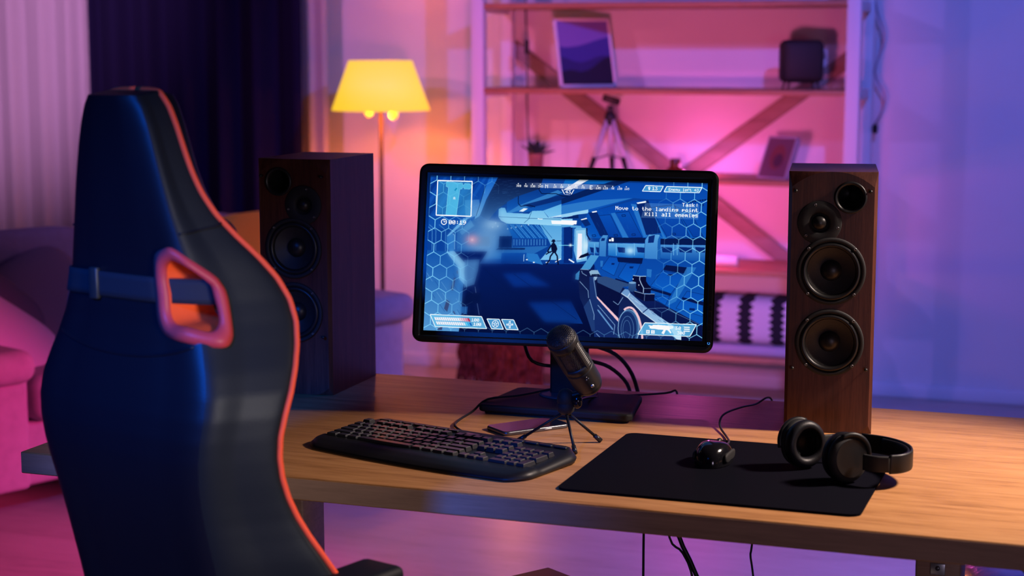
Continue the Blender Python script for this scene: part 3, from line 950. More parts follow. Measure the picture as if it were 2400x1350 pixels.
    gun = D_((1340, 1090), (1400, 1098), (1410, 1084), (1500, 1086), (1620, 1098), (1735, 1108), (1740, 1140), (1680, 1158), (1710, 1212), (1690, 1222), (1650, 1172), (1620, 1166), (1585, 1236), (1545, 1216), (1580, 1164), (1500, 1160), (1440, 1148), (1395, 1148), (1355, 1136), (1360, 1112), (1340, 1106))
    poly(gun, (248, 248, 250))
    poly(D_((1302, 1164), (1358, 1166), (1358, 1222), (1300, 1218)), (248, 248, 250))
    poly(D_((1382, 1168), (1438, 1170), (1438, 1226), (1380, 1222)), (248, 248, 250))
    text('A', D_((1318, 1176))[0], 5.0, (84, 170, 224))
    text('S', D_((1398, 1180))[0], 5.0, (84, 170, 224))
    poly(D_((1620, 1040), (1870, 1170), (1865, 1325), (1790, 1315)), (214, 240, 252), .55)
    text('30', D_((1770, 1112))[0], 7.0, gap=2.6)
    text('300', D_((1800, 1190))[0], 7.0, gap=1.2)
    for k in range(3):
        y = 1118 + 30 * k
        poly(D_((1900, y), (2000, y + 4), (2008, y + 14), (1995, y + 20), (1915, y + 16)), (246, 250, 253))
    out = np.ones((H, W, 4), np.float32)
    out[..., :3] = np.clip(im[::-1], 0, 1)
    img = bpy.data.images.new('game_picture', W, H)
    img.pixels.foreach_set(out.ravel())
    img.update()
    return img

# ------------------------------------------------------------------ shelving unit against the back wall
SX0, SX1, SYF, SYB = -2.575, -1.01, 6.775, 7.135
su = thing('shelving_unit', 'tall open shelving unit with white posts, wooden shelves and a crossed brace', 'shelf', (-1.79, 6.95, 0))
def L(p):
    return (p[0] + 1.79, p[1] - 6.95, p[2])
for x in (SX0, SX1):
    for y in (SYF, SYB):
        obj('post', MB().box(L((x, y, 1.02)), (0.055, 0.05, 2.04), 0.004), M_white, su)
SHZ = (0.207, 0.565, 0.93, 1.291, 1.642, 1.985)
for z in SHZ:
    o = obj('shelf_board', MB().box(L(((SX0 + SX1) / 2, (SYF + SYB) / 2, z - .011)), (SX1 - SX0 - .055, 0.385, 0.022), 0.003), M_shelf, su)
for x in (SX0, SX1):
    for z in SHZ:
        obj('side_rail', MB().box(L((x, 6.955, z - .02)), (0.03, 0.31, 0.04), 0.003), M_white, su)
    obj('foot_rail', MB().box(L((x, 6.955, 0.03)), (0.04, 0.31, 0.04), 0.004), M_white, su)
for k, (za, zb) in enumerate(((1.47, 0.335), (0.335, 1.47))):
    a, c = Vector((SX0, 7.165 + .012 * k, za)), Vector((SX1, 7.165 + .012 * k, zb))
    d = c - a
    ang = math.atan2(d.z, d.x)
    mb = MB().box((0, 0, 0), (d.length, 0.012, 0.064), 0.002, M=T(*L((a + c) / 2)) @ Matrix.Rotation(-ang, 4, 'Y'))
    obj('cross_brace', mb, M_brace, su)

M_cordp = pmat('pale_grey_plastic', (0.30, 0.28, 0.34), 0.5)

def picture_image(name, w, h, kind):
    yy, xx = np.mgrid[0:h, 0:w]
    v = yy / h
    u = xx / w
    im = np.ones((h, w, 4), np.float32)
    def put(mask, c):
        im[mask, 0], im[mask, 1], im[mask, 2] = [k / 255 for k in c]
    if kind == 'hills':
        for ch, (a, c) in enumerate(((135, 118), (112, 100), (182, 170))):
            im[..., ch] = (a + (c - a) * v) / 255
        put(v < .62 - .05 * np.sin(u * 4 + .6) + .07 * u, (62, 58, 140))
        put(v < .40 + .05 * np.sin(u * 7 + 2), (44, 40, 104))
        put(v < .20 + .22 * np.clip(u - .35, 0, 1) * 1.6 + .03 * np.sin(u * 9), (26, 20, 48))
    else:
        for ch, c in enumerate((96, 66, 84)):  # print darkened here for the weak light that falls on it
            im[..., ch] = c / 255
        put((u - .5) ** 2 / .08 + (v - .5) ** 2 / .10 < 1, (104, 54, 60))
        put((u - .56) ** 2 / .03 + (v - .42) ** 2 / .03 < 1, (66, 40, 62))
    img = bpy.data.images.new(name, w, h)
    img.pixels.foreach_set(im.ravel())
    img.update()
    return img

def imgmat(name, img, rough=0.5, emit=0.0):
    m, nt, b = newmat(name)
    t = nt.nodes.new('ShaderNodeTexImage')
    t.image = img
    if emit:
        b.inputs['Base Color'].default_value = (0.004, 0.004, 0.006, 1)
        nt.links.new(t.outputs[0], b.inputs['Emission Color'])
        b.inputs['Emission Strength'].default_value = emit
    else:
        nt.links.new(t.outputs[0], b.inputs['Base Color'])
    b.inputs['Roughness'].default_value = rough
    if emit:
        b.inputs['Specular IOR Level'].default_value = 0.06
    return m

def quad_uv(name, w, h, m, parent, M):
    """flat print: one quad in local x,z facing -y"""
    me = bpy.data.meshes.new(name)
    P = [(-w / 2, 0, -h / 2), (w / 2, 0, -h / 2), (w / 2, 0, h / 2), (-w / 2, 0, h / 2)]
    me.from_pydata([tuple(M @ Vector(p)) for p in P], [], [[0, 1, 2, 3]])
    uv = me.uv_layers.new(name='UVMap')
    for i, c in enumerate(((0, 0), (1, 0), (1, 1), (0, 1))):
        uv.data[i].uv = c
    me.materials.append(m)
    o = bpy.data.objects.new(name, me)
    col.objects.link(o)
    o.parent = parent
    return o

def framed(name, label, cat, loc, yaw, tilt, w, h, d, fr, m_frame, m_pic):
    t = thing(name, label, cat, loc, yaw)
    Mx = Matrix.Rotation(-tilt, 4, 'X') @ T(0, 0, h / 2)
    mb = MB()
    mb.box((0, d / 2 + .001, 0), (w - .002, d - .004, h - .002), M=Mx)
    obj('backing_board', mb, m_frame, t)
    mb = MB()
    for sx in (-1, 1):
        mb.box((sx * (w - fr) / 2, d / 2 - .001, 0), (fr, d, h), .002, M=Mx)
    for sz in (-1, 1):
        mb.box((0, d / 2 - .001, sz * (h - fr) / 2), (w, d, fr), .002, M=Mx)
    obj('frame', mb, m_frame, t)
    quad_uv('print', w - fr * 1.6, h - fr * 1.6, m_pic, t, Mx @ T(0, .0002, 0))
    return t

framed('framed_poster', 'framed poster of blue misty hills leaning on the upper shelf, left side', 'picture',
       (-2.133, 6.915, 1.2925), 0.74, 0.27, 0.262, 0.30, 0.016, 0.013, M_white, imgmat('hills_print', picture_image('hills_print', 96, 128, 'hills')))
framed('picture_frame', 'small picture in a thick pale frame tilted on the shelf left of the right speaker', 'picture',
       (-1.345, 6.86, 0.9315), -0.52, 0.42, 0.152, 0.185, 0.026, 0.008, M_cordp, imgmat('shaded_print', picture_image('shaded_print', 48, 64, 'face')))

# black cube on legs
t = thing('cube_device', 'small black rounded cube-shaped device on thin legs at the right end of the upper shelf', 'device', (-1.238, 6.90, 1.291), 0.40)
obj('body', MB().box((0, 0, 0.113), (0.166, 0.12, 0.170), 0.026, 4), M_blkmatte, t)
obj('front_panel', MB().box((0, -.0605, 0.113), (0.128, 0.004, 0.132), 0.0018, 2), M_blkmatte, t)
for sx in (-1, 1):
    for sy in (-1, 1):
        obj('leg', MB().tube([(sx * .055, sy * .04, .032), (sx * .064, sy * .048, 0.001)], (0.005, 0.0035), 8, sub=1), M_blk, t)
obj('dial', MB().lathe([(0.0, .012), (.014, .012), (.017, .006), (.017, -.002)], 20, M=T(.0835, -.005, .135) @ Matrix.Rotation(PI / 2, 4, 'Y')), M_silver, t)

# camera tripod on the middle shelf
t = thing('tripod', 'small camera tripod with silver legs and black head on the middle shelf', 'tripod', (-2.035, 6.90, 0.931), 0.35)
hub = Vector((0, 0, 0.235))
for k, a in enumerate((PI * 1.18, PI * 1.72, PI * .45)):
    ft = Vector((.108 * math.cos(a), .108 * math.sin(a), 0.003))
    st = hub + Vector((.016 * math.cos(a), .016 * math.sin(a), -.01))
    md = st.lerp(ft, .72)
    lg = obj('leg', MB().tube([st, md], 0.0105, 10, sub=1), M_tripod, t)
    obj('lower_leg', MB().tube([md.lerp(st, .04), ft], (0.0115, 0.0085), 10, sub=1), M_blk, lg)
    obj('brace_arm', MB().tube([(0, 0, .083), md], 0.004, 6, sub=1), M_metal, t)
obj('center_column', MB().tube([(0, 0, .075), (0, 0, .262)], 0.009, 12, sub=1), M_tripod, t)
obj('leg_collar', MB().lathe([(0, .262), (.018, .260), (.024, .246), (.024, .215), (.016, .206), (0, .206)], 20), M_blk, t)
mb = MB().box((0, 0, .306), (.074, .056, .030), .006, M=Matrix.Rotation(0.30, 4, 'Y') @ T(-.088, 0, -.008))
mb.box((0, 0, .272), (.026, .03, .03), .005)
obj('head', mb, M_blk, t)
obj('pan_handle', MB().tube([(.0, .012, .275), (.028, .055, .235)], .005, 8, sub=1), M_blk, t)

# succulent
t = thing('potted_succulent', 'small spiky succulent in a clay pot at the left of the middle shelf', 'plant', (-2.357, 6.88, 0.931))
obj('pot', MB().lathe([(0, .001), (.026, .001), (.029, .01), (.034, .078), (.036, .082), (.031, .082), (.029, .07), (0, .07)], 28), M_terra, t)
rnd = random.Random(4)
for k in range(12):
    a = 2.4 * k
    el = 0.45 + 0.08 * k
    ln = .100 - .001 * k
    d = Vector((math.cos(a) * math.cos(el), math.sin(a) * math.cos(el), math.sin(el)))
    sd = Vector((-math.sin(a), math.cos(a), 0))
    nn = d.cross(sd)
    vs_ = []
    N = 6
    for i in range(N + 1):
        f = i / N
        c = Vector((0, 0, .072)) + d * ln * f + Vector((0, 0, -.02 * f * f))
        w = .019 * (1 - f) ** .7 * (1 + .5 * f) + .0004
        vs_ += [c - sd * w, c - nn * w * .5, c + sd * w, c + nn * w * .25]
    fs = [[i * 4 + j, i * 4 + (j + 1) % 4, i * 4 + 4 + (j + 1) % 4, i * 4 + 4 + j] for i in range(N) for j in range(4)]
    obj('leaf', MB().add(vs_, fs, True), M_leaf, t)

# brown jar, small ring, LED tube
t = thing('jar', 'squat reddish brown jar with a narrow lid behind the top of the monitor', 'jar', (-1.747, 6.88, 0.931))
obj('body', MB().lathe([(0, 0), (.036, 0), (.041, .006), (.041, .018), (.034, .032), (.023, .040), (0, .042)], 32), M_amber, t)
obj('lid', MB().lathe([(.0225, .038), (.0225, .068), (.019, .073), (0, .074)], 28), M_amber, t)
t = thing('led_tube_lamp', 'pink glowing cylindrical lamp lying on the shelf between the monitor and right speaker', 'lamp', (-1.545, 6.87, 0.588))
RYm = Matrix.Rotation(PI / 2, 4, 'Y')
obj('barrel', MB().lathe([(0, -.07), (.02, -.07), (.0225, -.066), (.0225, .066), (.02, .07), (0, .07)], 24, M=RYm), M_white, t)
obj('glowing_end', MB().lathe([(0, -.084), (.012, -.082), (.019, -.076), (.02, -.0705), (0, -.0705)], 20, M=RYm), M_pinkled, t)

# patterned cushion in the bottom bay: pale with black zigzag edged bands
M_pat, nt, b = newmat('black_and_white_woven_pattern')
tc = nt.nodes.new('ShaderNodeTexCoord')
sp = nt.nodes.new('ShaderNodeSeparateXYZ')
nt.links.new(tc.outputs['Object'], sp.inputs[0])
def mth(op, a, c=None):
    n = nt.nodes.new('ShaderNodeMath')
    n.operation = op
    for i, x in enumerate((a, c)):
        if x is None:
            continue
        if isinstance(x, (int, float)):
            n.inputs[i].default_value = x
        else:
            nt.links.new(x, n.inputs[i])
    return n.outputs[0]
zig = mth('MULTIPLY', mth('PINGPONG', mth('ADD', sp.outputs[2], 1.0), 0.014), 1.35)
xx = mth('PINGPONG', mth('ADD', sp.outputs[0], 3.003), 0.066)
band = mth('LESS_THAN', mth('ADD', xx, zig), 0.036)
mixc = nt.nodes.new('ShaderNodeMix')
mixc.data_type = 'RGBA'
nt.links.new(band, mixc.inputs[0])
mixc.inputs[6].default_value = (0.55, 0.52, 0.56, 1)
mixc.inputs[7].default_value = (0.006, 0.006, 0.012, 1)
nt.links.new(mixc.outputs[2], b.inputs['Base Color'])
b.inputs['Roughness'].default_value = 0.95
tag(obj('patterned_cushion', MB().squad((0, 0, 0), (.34, .13, .10), .55, .4, 48, 24), M_pat, loc=(-1.46, 6.93, 0.345)),
    'pale cushion with black zigzag edged bands on the bottom shelf', 'cushion')
tag(obj('folded_blanket', MB().box((0, 0, 0), (.70, .30, .042), .018, 4), M_lcush, loc=(-1.44, 6.93, 0.229)),
    'folded pale blanket under the patterned cushion on the bottom shelf', 'blanket')

# shaggy brown throw over the left end of the bottom shelf
t = thing('shaggy_throw', 'shaggy reddish brown throw hanging over the left end of the bottom shelf', 'throw', (-2.45, 6.80, 0))
def fn(u, v):
    x = -.17 + .36 * u
    s_ = .62 * v
    z = .235 - max(0, .16 - s_) * 0
    if s_ < .22:
        return (x, .10 - s_, .30 + .05 * math.sin(7 * u + 1) - .2 * max(0, s_ - .10) ** 1)
    q = s_ - .22
    return (x + .01 * math.sin(9 * u), -.125 - .02 * math.sin(11 * u + 3 * q), .27 - q * .5)
obj('cloth', MB().grid(fn, 30, 20), M_fur, t)
mb = MB()
rnd = random.Random(9)
for k in range(700):
    u, v = rnd.random(), rnd.random()
    p = Vector(fn(u, v))
    ln = rnd.uniform(.05, .10)
    q = p + Vector((rnd.uniform(-.02, .02), -rnd.uniform(.012, .035), -ln * (.3 if v < .3 else 1)))
    m_ = p.lerp(q, .5) + Vector((0, -.012, .006))
    mb.tube([p, m_, q], .0035, 4, sub=2, cap=False)
obj('yarn_fringe', mb, M_fur, t, 'stuff')

# cords hanging by the shelf
t = thing('hanging_cord', 'thin dark cord with an inline switch hanging at the left of the shelves', 'cord', (-2.42, 6.94, 0))
obj('cord', MB().tube([(0, 0, 1.98), (-.004, 0, 1.66), (.002, 0, 1.47), (.003, 0, 1.25), (.008, 0, 1.05), (.012, .02, .97), (.05, .05, .936)], .0035, 8), M_cable, t)
obj('switch', MB().box((.001, 0, 1.462), (.019, .018, .062), .006, 3), M_blk, t)
t = thing('hanging_cord', 'pale wavy cord with a black plug hanging on the right side of the shelves', 'cord', (-0.965, 7.13, 0))
obj('cord', MB().tube([(-.03, 0, 1.98), (-.02, 0, 1.66), (.022, 0, 1.50), (-.012, 0, 1.36), (.03, 0, 1.27), (.022, 0, 1.20), (-.006, 0, 1.145)], .0045, 8), M_cordp, t)
obj('plug', MB().lathe([(0, .02), (.008, .018), (.012, .008), (.011, -.014), (.006, -.02), (0, -.02)], 14, M=T(-.004, 0, 1.128)), M_blk, t)

# ------------------------------------------------------------------ floor lamp
t = thing('floor_lamp', 'floor lamp with a glowing yellow tapered shade on a thin pole', 'lamp', (-3.017, 6.75, 0))
obj('base', MB().lathe([(0, .002), (.14, .002), (.145, .008), (.14, .018), (.03, .028), (.012, .05), (0, .05)], 40), M_metal, t)
obj('pole', MB().tube([(0, 0, .03), (0, 0, 1.31)], .0095, 14, sub=1), M_pole, t)
sh = obj('lamp_shade', MB().lathe([(.212, 1.192), (.136, 1.404), (.133, 1.403), (.208, 1.194), (.212, 1.192)], 64), M_shade, t)
obj('shade_ring', MB().tube([(.134 * math.cos(a), .134 * math.sin(a), 1.398) for a in np.linspace(0, 2 * PI, 33)[:-1]], .003, 6, closed=True, sub=1), M_metal, sh)
for k, (a, zz) in enumerate(((2.75, 1.183), (-.35, 1.176), (1.2, 1.2))):
    x, y = .075 * math.cos(a), .075 * math.sin(a)
    s_ = obj('bulb_holder', MB().tube([(0, 0, 1.25), (x * .6, y * .6, 1.225)], .006, 8, sub=1), M_metal, t)
    obj('bulb', MB().squad((x, y, zz), (.020, .020, .024), 1, 1, 20, 12), M_bulb, s_)

# ------------------------------------------------------------------ sofa, turned away from the wall
SA = 1.187
t = thing('sofa', 'grey fabric sofa behind the desk with thick rounded arms', 'sofa', (-2.83, 4.927, 0), SA)
W2, DP, AH = 0.91, 0.90, 0.55
obj('base', MB().box((0, .43, .225), (1.78, .80, .21), .02, 3), M_sofa, t)
for sx in (-1, 1):
    arm = obj('arm', MB().box((sx * (W2 - .11), .42, .315), (.22, .84, .39), .02, 3), M_sofa, t)
    obj('arm_pad', MB().box((sx * (W2 - .10), .40, .505), (.265, .90, .105), .05, 5), M_sofa, arm)
obj('back_panel', MB().box((0, .86, .46), (1.78, .14, .68), .04, 4), M_sofa, t)
for k in (-1, 1):
    obj('seat_cushion', MB().box((k * .345, .30, .395), (.685, .66, .145), .05, 5), M_sofa, t)
    obj('back_cushion', MB().squad((k * .345, .66, .64), (.345, .13, .20), .5, .35, 40, 20, M=T(0, .66, .64) @ Matrix.Rotation(-.2, 4, 'X') @ T(0, -.66, -.64)), M_sofa, t)
for sx in (-1, 1):
    for y in (.08, .80):
        obj('leg', MB().lathe([(0, 0), (.018, 0), (.026, .125), (0, .125)], 14, M=T(sx * .83, y, 0)), M_blk, t)

def sofa_pt(x, y, z):
    p = Matrix.Rotation(SA, 4, 'Z') @ Vector((x, y, z))
    return (p.x - 2.83, p.y + 4.927, z)

def pillow(label, loc, size, rot, m):
    o = obj('throw_pillow', MB().squad((0, 0, 0), size, .6, .42, 40, 20), m, loc=sofa_pt(*loc))
    o.rotation_euler = (rot[0], rot[1], rot[2] + SA)
    return tag(o, label, 'pillow', 'throw pillows on the sofa')
M_lampcush = pmat('lamplit_cushion_fabric', (0.90, 0.50, 0.06), 0.95, spec=0.1, bump=0.3, bscale=400)  # lamp's orange light on the sofa back put into the fabric colour
pillow('added pillow in lamplit yellow against the sofa back between the gaming chair and left speaker', (.57, .47, .685), (.20, .065, .165), (-.20, 0, .20), M_lampcush)
pillow('large soft mauve pillow slumped on the sofa beside the chair', (-.37, .44, .60), (.20, .07, .18), (-.45, -.35, .12), M_cush)
pillow('dark grey pillow between the mauve and the pale pillow', (-.565, .34, .585), (.15, .055, .14), (-.5, .70, .0), M_dcush)
pillow('pale ribbed pillow in front at the left end of the sofa', (-.610, .24, .545), (.20, .055, .13), (-.75, .62, -.08), M_lcush)

# ------------------------------------------------------------------ desk
DZ = 0.75
t = thing('desk', 'long oak desk with a thick wooden top holding the monitor and speakers', 'desk', (-0.77, 2.906, 0))
obj('tabletop', MB().box((0, 0, DZ - .0195), (2.06, .882, .039), .0025, 2), M_desk, t)
obj('front_edge_band', MB().box((0, -.4413, DZ - .0195), (2.056, .0016, .034)), M_deskedge, t)
for x, w_ in ((-.706, .082), (.510, .074)):
    lg = obj('leg', MB().box((x, -.03, .365), (w_, .094, .65), .004), M_deskedge, t)
    obj('leg_plate', MB().box((x, -.0785, .592), (.024, .003, .020), .001), M_silver, lg)
    obj('plate_screw', MB().lathe([(0, 0), (.004, 0), (.004, .0015), (0, .002)], 10, M=T(x, -.080, .594) @ RX), M_metal, lg)
    obj('top_bracket', MB().box((x, -.03, .698), (w_ * .8, .50, .026), .003), M_blk, t)
    obj('foot_beam', MB().box((x, -.03, .02), (.08, .62, .04), .004), M_deskedge, t)
# black corner bracket under the top at the left front leg
obj('corner_bracket', MB().prism([(-.16, 0), (.075, 0), (.055, -.012), (.03, -.022), (.022, -.04), (0, -.052), (-.03, -.066), (-.16, -.066)], -.03, .03,
    M=T(-.655, -.30, .711) @ Matrix.Rotation(PI / 2, 4, 'X')), M_blk, t)


# ------------------------------------------------------------------ loudspeakers
SPW, SPD, SPH = 0.1586, 0.2328, 0.4808
def circle(cx, cz, r, n=40):
    return [(cx + r * math.cos(2 * PI * k / n), cz + r * math.sin(2 * PI * k / n)) for k in range(n)]

def speaker(label, loc, yaw, mir):
    t = thing('loudspeaker', label, 'speaker', loc, yaw, 'pair of wooden loudspeakers on the desk')
    w2 = SPW / 2
    wf = w2 - .006
    N = 14
    def top(x):
        return SPH - .0275 * (abs(x) / wf) ** 2.2
    def bot(x):
        return .016 * max(0, (abs(x) - .045) / (wf - .045)) ** 1.6
    xs = [-wf + 2 * wf * k / N for k in range(N + 1)]
    outline = [(x, bot(x)) for x in xs] + [(x, top(x)) for x in xs[::-1]]
    holes = [(mir * .0312, .4348, .0270), (-mir * .0229, .3883, .0385), (0, .3000, .0600), (0, .1687, .0600)]
    # front baffle with real openings
    bm = bmesh.new()
    def loop(pts):
        vv = [bm.verts.new((x, 0, z)) for x, z in pts]
        return [bm.edges.new((vv[i], vv[(i + 1) % len(vv)])) for i in range(len(vv))]
    es = loop(outline)
    # the tweeter plate overlaps the first woofer: join their openings into one outline
    import_pts = circle(*holes[0])
    es += loop(import_pts)
    tw = circle(holes[1][0], holes[1][1], holes[1][2], 60)
    wo = circle(holes[2][0], holes[2][1], holes[2][2], 60)
    def outside(p, h):
        return (p[0] - h[0]) ** 2 + (p[1] - h[1]) ** 2 > h[2] ** 2
    uni = [p for p in tw if outside(p, holes[2])] + [p for p in wo if outside(p, holes[1])]
    # order both arcs into a single loop
    a1 = [p for p in tw if outside(p, holes[2])]
    a2 = [p for p in wo if outside(p, holes[1])]
    def order(arc, full):
        n = len(full)
        idx = [i for i in range(n) if full[i] in arc]
        st = next(i for i in idx if (i - 1) % n not in idx)
        return [full[(st + k) % n] for k in range(len(idx))]
    es += loop(order(a1, tw) + order(a2, wo))
    es += loop(circle(*holes[3], 60))
    bmesh.ops.triangle_fill(bm, edges=es, use_beauty=True, use_dissolve=False)
    bm.verts.index_update()
    mb = MB()
    mb.add([v.co.copy() for v in bm.verts], [[v.index for v in f.verts] for f in bm.faces])
    bm.free()
    obj('front_baffle', mb, M_walnut, t)
    # cabinet: sides, top, bottom, back, chamfers
    yc = .0075
    mb = MB()
    for sx in (-1, 1):
        mb.add([(sx * w2, yc, 0), (sx * w2, SPD, 0), (sx * w2, SPD, SPH), (sx * w2, yc, SPH)], [[0, 1, 2, 3]])
        mb.add([(sx * wf, 0, bot(wf)), (sx * w2, yc, 0), (sx * w2, yc, SPH), (sx * wf, 0, top(wf))], [[0, 1, 2, 3]])
        half = [x for x in xs if x * sx >= -1e-9]
        half.sort(key=abs)
        vs_ = [(sx * w2, yc, SPH)] + [(x, 0, top(x)) for x in half]
        mb.add(vs_, [[0, i, i + 1] for i in range(1, len(half))])
        vs_ = [(sx * w2, yc, 0)] + [(x, 0, bot(x)) for x in half]
        mb.add(vs_, [[0, i, i + 1] for i in range(1, len(half))])
    mb.add([(-w2, yc, SPH), (0, 0, SPH), (w2, yc, SPH), (w2, SPD, SPH), (-w2, SPD, SPH)], [[0, 1, 2, 3, 4]])
    mb.add([(-w2, yc, 0), (0, 0, 0), (w2, yc, 0), (w2, SPD, 0), (-w2, SPD, 0)], [[0, 1, 2, 3, 4]])
    mb.add([(-w2, SPD, 0), (w2, SPD, 0), (w2, SPD, SPH), (-w2, SPD, SPH)], [[0, 1, 2, 3]])
    obj('cabinet', mb, M_walnut, t)
    # bass port
    x, z, r = holes[0]
    obj('bass_port', MB().lathe([(.0292, .0005), (.0292, .003), (.0275, .0048), (.0250, .0042), (.0222, .0005), (.0212, -.006), (.0208, -.09), (0, -.09)], 48,
        M=T(x, 0, z) @ RX), M_rubber, t)
    # tweeter
    x, z, r = holes[1]
    tw_o = obj('tweeter', MB().lathe([(.0397, .0002), (.0397, .0022), (.0386, .0030), (.0210, .0030), (.0190, .0020), (.0165, -.003), (.0150, -.0045), (0, -.0045)], 48,
        M=T(x, 0, z) @ RX), M_blkmatte, t)
    obj('dome', MB().lathe([(.0138, -.0045), (.0132, .0005), (.0105, .0050), (.0060, .0080), (0, .0092)], 32, M=T(x, 0, z) @ RX), M_rubber, tw_o)
    for k in range(3):
        a = PI / 2 + .25 * mir + 2 * PI * k / 3
        obj('screw', MB().lathe([(.0026, .003), (.0026, .0038), (.0012, .0038), (.001, .0031), (0, .0031)], 12, M=T(x + .0335 * math.cos(a), 0, z + .0335 * math.sin(a)) @ RX), M_metal, tw_o)
    # woofers
    for (x, z, r) in holes[2:]:
        fr = obj('woofer', MB().lathe([(.0618, .0002), (.0618, .0034), (.0606, .0046), (.0560, .0050), (.0545, .0040), (.0535, .0018)], 64, M=T(x, 0, z) @ RX), M_blkmatte, t)
        obj('surround', MB().lathe([(.0536, .0016), (.0525, .0040), (.0500, .0058), (.0470, .0056), (.0448, .0034), (.0438, .0008), (.0430, -.0010)], 64, M=T(x, 0, z) @ RX), M_rubber, fr)
        obj('cone', MB().lathe([(.0431, -.0010), (.0400, -.0030), (.0300, -.0085), (.0190, -.0135)], 64, M=T(x, 0, z) @ RX), M_cone, fr)
        obj('dust_cap', MB().lathe([(.0196, -.0138), (.0190, -.0105), (.0165, -.0062), (.0120, -.0026), (.0060, -.0006), (0, 0)], 40, M=T(x, 0, z) @ RX), M_rubber, fr)
        for k in range(4):
            a = PI / 4 + PI / 2 * k
            obj('screw', MB().lathe([(.0027, .0046), (.0027, .0060), (.0013, .0060), (.0011, .0048), (0, .0048)], 12, M=T(x + .0585 * math.cos(a), 0, z + .0585 * math.sin(a)) @ RX), M_metal, fr)
    for (x, z) in ((-.0665, .4463), (.0660, .4466), (-.0658, .1210), (.0663, .1218)):
        obj('grille_peg', MB().lathe([(.0016, 0), (.0016, .006), (.0030, .007), (.0034, .0095), (.0028, .012), (0, .013)], 14, M=T(x, 0, z) @ RX), M_rubber, t)
    return t

speaker('dark wooden loudspeaker with two black woofers, left of the monitor behind the chair', (-1.576, 3.088, DZ), .030, -1)
speaker('brown wooden loudspeaker with two black woofers, right of the monitor, behind the headphones', (-.491, 3.09, DZ), .1596, 1)

# ------------------------------------------------------------------ monitor
SW, SHt = .531, .531 * 9 / 16
t = thing('monitor', 'black widescreen monitor showing a blue science fiction shooter game', 'monitor', (-1.008, 3.125, DZ))
def loc_(x, y, z):
    return (x + 1.008, y - 3.125, z - DZ)
# base plate with cut rear corners
bp = [(-.142, -.092), (.150, -.088), (.158, -.080), (.130, .092), (.118, .102), (-.122, .102), (-.134, .092), (-.150, -.084)]
bs = obj('base', MB().prism(bp, .004, .018), M_blkmatte, t)
bv = bs.modifiers.new('soft_edges', 'BEVEL')
bv.width = .004
bv.segments = 3
obj('base_foot', MB().prism([(x * .93, y * .93) for x, y in bp], 0, .0045), M_blk, bs)
obj('swivel_collar', MB().lathe([(0, .0181), (.058, .0181), (.058, .0200), (.052, .0212), (0, .0212)], 48, M=T(-.015, .062, 0)), M_collar, bs)
Rz = Matrix.Rotation(.222, 4, 'Z')
obj('stand_post', MB().box((0, 0, .165), (.076, .030, .295), .005, 3, M=T(-.015, .072, 0) @ Rz), M_blk, t)
MH = T(*loc_(-.993, 3.068, DZ + .308)) @ Rz @ Matrix.Rotation(-.205, 4, 'X') @ Matrix.Rotation(.019, 4, 'Y')
bl, br_, bt, bb = .0213, .0207, .0231, .0221
def ring(w, h, r, y, cx=0, cz=0, n=6):
    return [(x, y, z) for x, z in rrect(w, h, r, n, cx, cz)]
ow, oh = SW + bl + br_, SHt + bt + bb
ocx, ocz = (br_ - bl) / 2, (bt - bb) / 2
mb = MB()
rings = [ring(ow - .03, oh - .03, .02, .040, ocx, ocz), ring(ow - .002, oh - .002, .018, .028, ocx, ocz), ring(ow, oh, .018, .016, ocx, ocz),
         ring(ow, oh, .018, 0, ocx, ocz), ring(ow - .004, oh - .004, .017, -.003, ocx, ocz), ring(ow - .010, oh - .010, .016, -.004, ocx, ocz),
         ring(SW + .018, SHt + .020, .002, -.0035, 0, -.001), ring(SW + .0125, SHt + .0145, .001, .0018, 0, -.001)]
n = len(rings[0])
for k in range(len(rings) - 1):
    vs_ = rings[k] + rings[k + 1]
    mb.add(vs_, [[i, (i + 1) % n, n + (i + 1) % n, n + i] for i in range(n)], k < 5, 0, MH)
mb.add(rings[0], [list(range(n))], False, 0, MH)
obj('bezel', mb, M_blk, t)
obj('rear_housing', MB().box((0, .052, -.02), (.30, .04, .20), .012, 3, M=MH), M_blk, t)
M_panel = pmat('dark_screen_border', (.003, .003, .004), .25)
obj('panel_border', MB().box((0, .0042, -.001), (SW + .013, .004, SHt + .015), M=MH), M_panel, t)
screen_img = make_screen_image()
M_screen = imgmat('game_screen', screen_img, .35, 1.0)
scr_o = quad_uv('screen', SW, SHt, M_screen, t, MH @ T(0, .0019, 0))
for k in range(5):
    obj('menu_button', MB().box((SW / 2 + .0135, -.0042, -.080 - .0125 * k), (.007, .0012, .0034), .0004, M=MH), M_blkmatte, t)
obj('power_light', MB().tube([(.0021 * math.cos(a), 0, .0021 * math.sin(a)) for a in np.linspace(.5 * PI + .5, 2.5 * PI - .5, 12)], .0005, 5, sub=1,
    M=MH @ T(SW / 2 + .0125, -.0045, -SHt / 2 - .004)), M_blueled, t)
